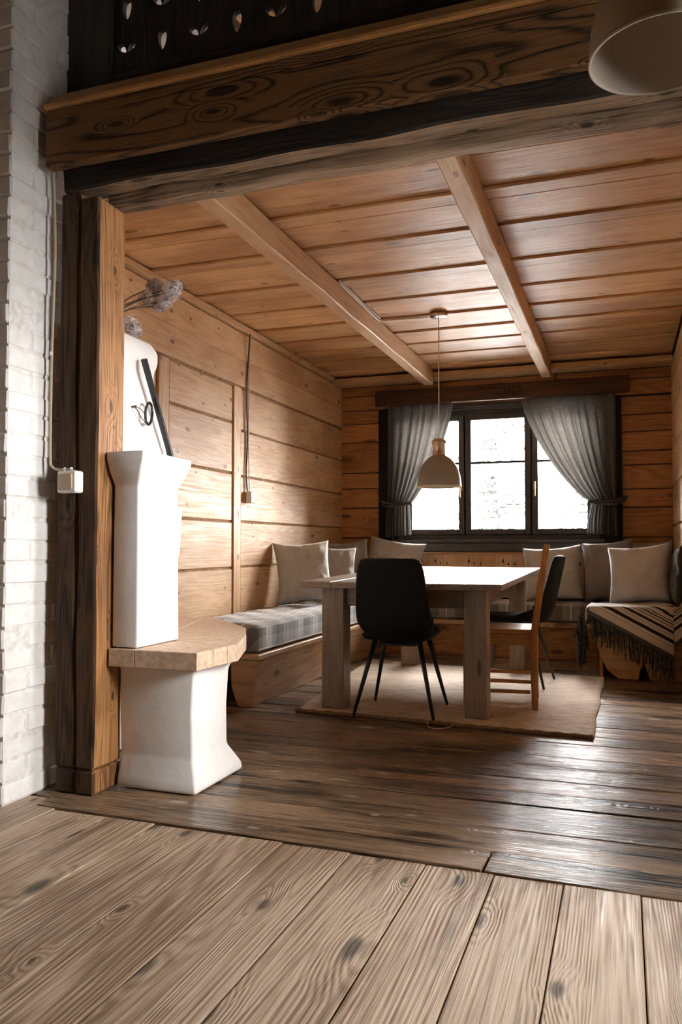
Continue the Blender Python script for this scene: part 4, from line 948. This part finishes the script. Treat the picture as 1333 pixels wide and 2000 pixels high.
# ---- curtains with ties
def curtain(xo, top_in, tie_in, tie_out, bot_in, bot_out, zt, ztie, zb, label, pl=9, sd=0):
    """xo outer edge at top; *_in inner edge, *_out outer edge at the tie and the bottom hem"""
    t = empty('curtain', (xo, 7.27, zb)); nu, nv = 110, 70; vs = []
    sgn = 1 if top_in > xo else -1
    for j in range(nv+1):
        z = zb+(zt-zb)*j/nv
        if z >= ztie:
            f = (z-ztie)/(zt-ztie); e = 1-(1-f)**1.75
            xi = tie_in+(top_in-tie_in)*(f**0.62*0.55+e*0.45); xx = tie_out+(xo-tie_out)*min(1, f*2.2)**0.7; amp = 0.014+0.012*(1-f)
            sq = f
        else:
            f = (ztie-z)/(ztie-zb); g_ = math.sin(min(1, f*1.3)*math.pi/2); xi = tie_in+(bot_in-tie_in)*g_; xx = tie_out+(bot_out-tie_out)*g_; amp = 0.018+0.01*f; sq = 0
        for i in range(nu+1):
            u = i/nu; us = u+0.035*math.sin(u*11+sd)*(0.3+0.7*sq)
            ph = us*pl*2*math.pi+sd; x = xx+(xi-xx)*u + 0.004*math.sin(ph*0.5)
            prof = math.sin(ph)+0.35*math.sin(2*ph+1.0)+0.4*math.sin(ph*0.37+z*3)
            y = 7.275+amp*prof+0.03*math.exp(-((z-ztie)/0.05)**2)*0.3
            drop_ = 0.05*u*max(0, 1-(z-zb)/0.15) if sd else 0
            vs.append((x, y, z+drop_*0.6))
    fs = [(j*(nu+1)+i, j*(nu+1)+i+1, (j+1)*(nu+1)+i+1, (j+1)*(nu+1)+i) for j in range(nv) for i in range(nu)]
    c = Vector((xo, 7.275, (zt+zb)/2)); o = mesh_obj('drape', [Vector(p)-c for p in vs], fs, M['curtain'], t, c, smooth=True)
    hook = Vector((xo-sgn*0.085, 7.335, ztie+0.035)); w_ = 0.5*(tie_in+tie_out)
    for dz, dd in ((0.0, 0.0), (-0.03, 0.012)):
        bm = bmesh.new()
        ptsl = smooth_pts([hook+Vector((0, 0, dz*0.4)), (tie_out-sgn*0.01, 7.245-dd, ztie+0.012+dz), (w_, 7.222-dd, ztie-0.004+dz*0.5), (tie_in+sgn*0.012, 7.245, ztie+0.004), (tie_in+sgn*0.006, 7.29, ztie+0.01), (w_, 7.322, ztie+0.02), (tie_out, 7.322, ztie+0.03), hook], 6)
        for a in range(len(ptsl)-1):
            p, q = ptsl[a], ptsl[a+1]
            v4 = [bm.verts.new(p+Vector((0, 0, 0.011))), bm.verts.new(q+Vector((0, 0, 0.011))), bm.verts.new(q-Vector((0, 0, 0.011))), bm.verts.new(p-Vector((0, 0, 0.011)))]; bm.faces.new(v4)
        bmesh.ops.remove_doubles(bm, verts=bm.verts[:], dist=0.0005)
        o = bm_obj('tie', bm, M['curtain'], t, smooth=True); sm = o.modifiers.new('thickness', 'SOLIDIFY'); sm.thickness = 0.004
    bm = bmesh.new(); tube(bm, [hook+Vector((0, 0.012, 0)), hook+Vector((0, -0.02, 0.004))], 0.007, 8, 0.011); bm_obj('hook', bm, M['black_metal'], t)
    return tag(t, label, 'curtain', 'grey linen curtains of the dining window')
def wx(px, py): return ony(px, py, 7.275).x
curtain(wx(757, 800), wx(887, 790), wx(800, 985), wx(757, 985), wx(803, 1045), wx(752, 1050), 2.27, ony(780, 985, 7.27).z, 1.02, 'grey linen curtain tied back on the window side behind the pendant lamp', pl=8, sd=0.7)
curtain(wx(1202, 775), wx(1018, 785), wx(1156, 980), wx(1204, 975), wx(1148, 1035), wx(1207, 1050), 2.27, ony(1180, 980, 7.27).z, 1.03, 'grey linen curtain tied back above the taupe pillow by the right wall', pl=9, sd=1.9)

# ---- black chairs
def black_chair(loc, yaw, label):
    t = empty('black_chair', loc, yaw); Wm = WM[t]
    def put(name, bm, mat, smooth=True, mods=()):
        o = bm_obj(name, bm, mat, t, smooth=smooth); o.matrix_basis = Wm; WM[o] = Wm
        for k_, kw in mods:
            md = o.modifiers.new(k_.lower(), k_)
            for a, v_ in kw.items(): setattr(md, a, v_)
        return o
    # backrest shell: profile from top edge down under the seat (forward is +Y)
    prof = [(-0.318, 0.882), (-0.312, 0.86), (-0.296, 0.78), (-0.278, 0.70), (-0.262, 0.62), (-0.248, 0.55), (-0.236, 0.50), (-0.215, 0.463), (-0.17, 0.440), (-0.10, 0.428), (0.0, 0.424)]
    half = [0.150, 0.178, 0.190, 0.196, 0.203, 0.210, 0.215, 0.214, 0.205, 0.19, 0.17]
    wing = [0.0, 0.012, 0.016, 0.018, 0.024, 0.045, 0.085, 0.12, 0.13, 0.10, 0.05]
    n = 16; bm = bmesh.new(); rows = []
    for (y, z), hw, wg in zip(prof, half, wing):
        row = []
        for i in range(n+1):
            u = 2*i/n-1; k_ = abs(u)**3
            fy = wg*k_*(1.0 if z > 0.47 else 0.25); fz = (0.0 if z > 0.52 else wg*k_*0.62)
            zz = z+fz-(0.02*abs(u)**6 if z > 0.875 else 0)
            row.append(bm.verts.new((u*hw, y+fy, zz)))
        rows.append(row)
    for a, b_ in zip(rows, rows[1:]):
        for i in range(n): bm.faces.new((a[i], a[i+1], b_[i+1], b_[i]))
    put('backrest', bm, M['black_fabric'], True, (('SOLIDIFY', dict(thickness=0.042, offset=0.0)), ('SUBSURF', dict(levels=1, render_levels=1))))
    # seat pad
    n = 18; bm = bmesh.new(); top = []; bot = []
    for s_, arr in ((1, top), (-1, bot)):
        for j in range(n+1):
            row = []
            for i in range(n+1):
                u, v_ = 2*i/n-1, 2*j/n-1
                hw = 0.205*(1-0.10*abs(v_)**4 if v_ > 0 else 1-0.08*abs(v_)**4); e = max(abs(u), abs(v_)); q = (1-u**6)*(1-v_**6)
                x = u*hw*(1-0.06*abs(v_)**8); y = v_*0.225*(1-0.06*abs(u)**6)+0.012
                z = 0.452+s_*0.030*max(0, q)**0.4-(0.012 if v_ > 0.8 else 0)*(v_-0.8)*5
                row.append(bm.verts.new((x, y, z)) if s_ > 0 or (i not in (0, n) and j not in (0, n)) else None)
            arr.append(row)
    for j in range(n+1):
        for i in range(n+1):
            if bot[j][i] is None: bot[j][i] = top[j][i]
    for j in range(n):
        for i in range(n):
            bm.faces.new((top[j][i], top[j][i+1], top[j+1][i+1], top[j+1][i])); bm.faces.new((bot[j][i], bot[j+1][i], bot[j+1][i+1], bot[j][i+1]))
    put('seat', bm, M['black_fabric'])
    bm = bmesh.new(); box_bm(bm, (0, 0.0, 0.398), (0.22, 0.25, 0.012), bevel=0.003); put('seat_frame', bm, M['black_metal'], False)
    for sx_, sy_, fx, fy in ((-1, -1, -0.222, -0.232), (1, -1, 0.222, -0.232), (-1, 1, -0.218, 0.232), (1, 1, 0.218, 0.232)):
        bm = bmesh.new(); tube(bm, [(sx_*0.125, sy_*0.125, 0.425), ((sx_*0.125+fx)/2, (sy_*0.125+fy)/2, 0.22), (fx, fy, 0.016)], 0.0155, 14, 0.0085); put('leg', bm, M['black_metal'])
    return tag(t, label, 'chair', 'black dining chairs')
black_chair((-1.193, 4.418, 0.0), R(2.5), 'black upholstered chair pushed up to the end of the dining table')
black_chair((-0.71, 5.58, 0.0), R(86), 'black upholstered chair at the long side of the table beyond the wooden chair')
# ---- wooden chair, side on
def wooden_chair(loc, yaw):
    """local: forward +Y, origin on the floor below the seat centre"""
    t = empty('wooden_chair', loc, yaw); Wm = WM[t]
    def part(name, c, d, axis, rot=None):
        ld = {'x': d, 'y': (d[1], d[0], d[2]), 'z': (d[2], d[1], d[0])}[axis]
        bm = bmesh.new(); box_bm(bm, (0, 0, 0), ld, bevel=0.003)
        o = bm_obj(name, bm, M['chair_wood'], t); wm = Wm @ Matrix.Translation(Vector(c)) @ (rot or Matrix()) @ AX[axis]; o.matrix_basis = wm; WM[o] = wm
        return o
    for s_ in (-1, 1):
        part('leg', (s_*0.175, 0.19, 0.228), (0.034, 0.036, 0.433), 'z')
        # rear leg and back post in one swept piece
        bm = bmesh.new()
        prof = [(-0.20, 0.012), (-0.195, 0.20), (-0.195, 0.42), (-0.205, 0.50), (-0.235, 0.72), (-0.272, 0.955)]
        rr = []
        for y, z in prof:
            w2 = 0.0155 if z < 0.9 else 0.0145; h2 = 0.02 if 0.1 < z < 0.8 else 0.0175
            rr.append([bm.verts.new((z-0.48, -(s_*0) + a*w2, -(y+0.20)*-1 + b2*h2)) for a, b2 in ((-1, -1), (1, -1), (1, 1), (-1, 1))])
        bm.faces.new(rr[0][::-1]); bm.faces.new(rr[-1])
        for a, b2 in zip(rr, rr[1:]):
            for k_ in range(4): bm.faces.new((a[k_], a[(k_+1) % 4], b2[(k_+1) % 4], b2[k_]))
        bmesh.ops.bevel(bm, geom=bm.edges[:], offset=0.003, segments=1, affect='EDGES')
        # local x -> up, local y -> chair x, local z -> chair y
        basis = Matrix(((0, 1, 0, 0), (0, 0, 1, 0), (1, 0, 0, 0), (0, 0, 0, 1)))
        o = bm_obj('leg', bm, M['chair_wood'], t); wm = Wm @ Matrix.Translation((s_*0.182, -0.20, 0.48)) @ basis; o.matrix_basis = wm; WM[o] = wm
        part('seat_rail', (s_*0.176, 0.0, 0.405), (0.022, 0.345, 0.062), 'y')
        part('stretcher', (s_*0.176, 0.0, 0.165), (0.018, 0.345, 0.020), 'y'); part('stretcher', (s_*0.176, 0.0, 0.106), (0.018, 0.345, 0.020), 'y')
    part('seat', (0, 0.005, 0.4525), (0.375, 0.395, 0.026), 'y')
    part('seat_rail', (0, 0.19, 0.405), (0.312, 0.020, 0.062), 'x'); part('seat_rail', (0, -0.195, 0.405), (0.328, 0.020, 0.062), 'x')
    part('stretcher', (0, 0.19, 0.19), (0.312, 0.018, 0.024), 'x')
    part('back_rail', (0, -0.262, 0.895), (0.334, 0.018, 0.075), 'x', Matrix.Rotation(R(9), 4, 'X')); part('back_rail', (0, -0.214, 0.58), (0.334, 0.018, 0.05), 'x', Matrix.Rotation(R(8), 4, 'X'))
    for x in (-0.1, 0, 0.1): part('back_slat', (x, -0.2375, 0.732), (0.03, 0.012, 0.245), 'z', Matrix.Rotation(R(8.5), 4, 'X'))
    return tag(t, 'honey coloured wooden chair drawn up to the long side of the table', 'chair')
wooden_chair((-0.70, 4.875, 0.0), R(95))
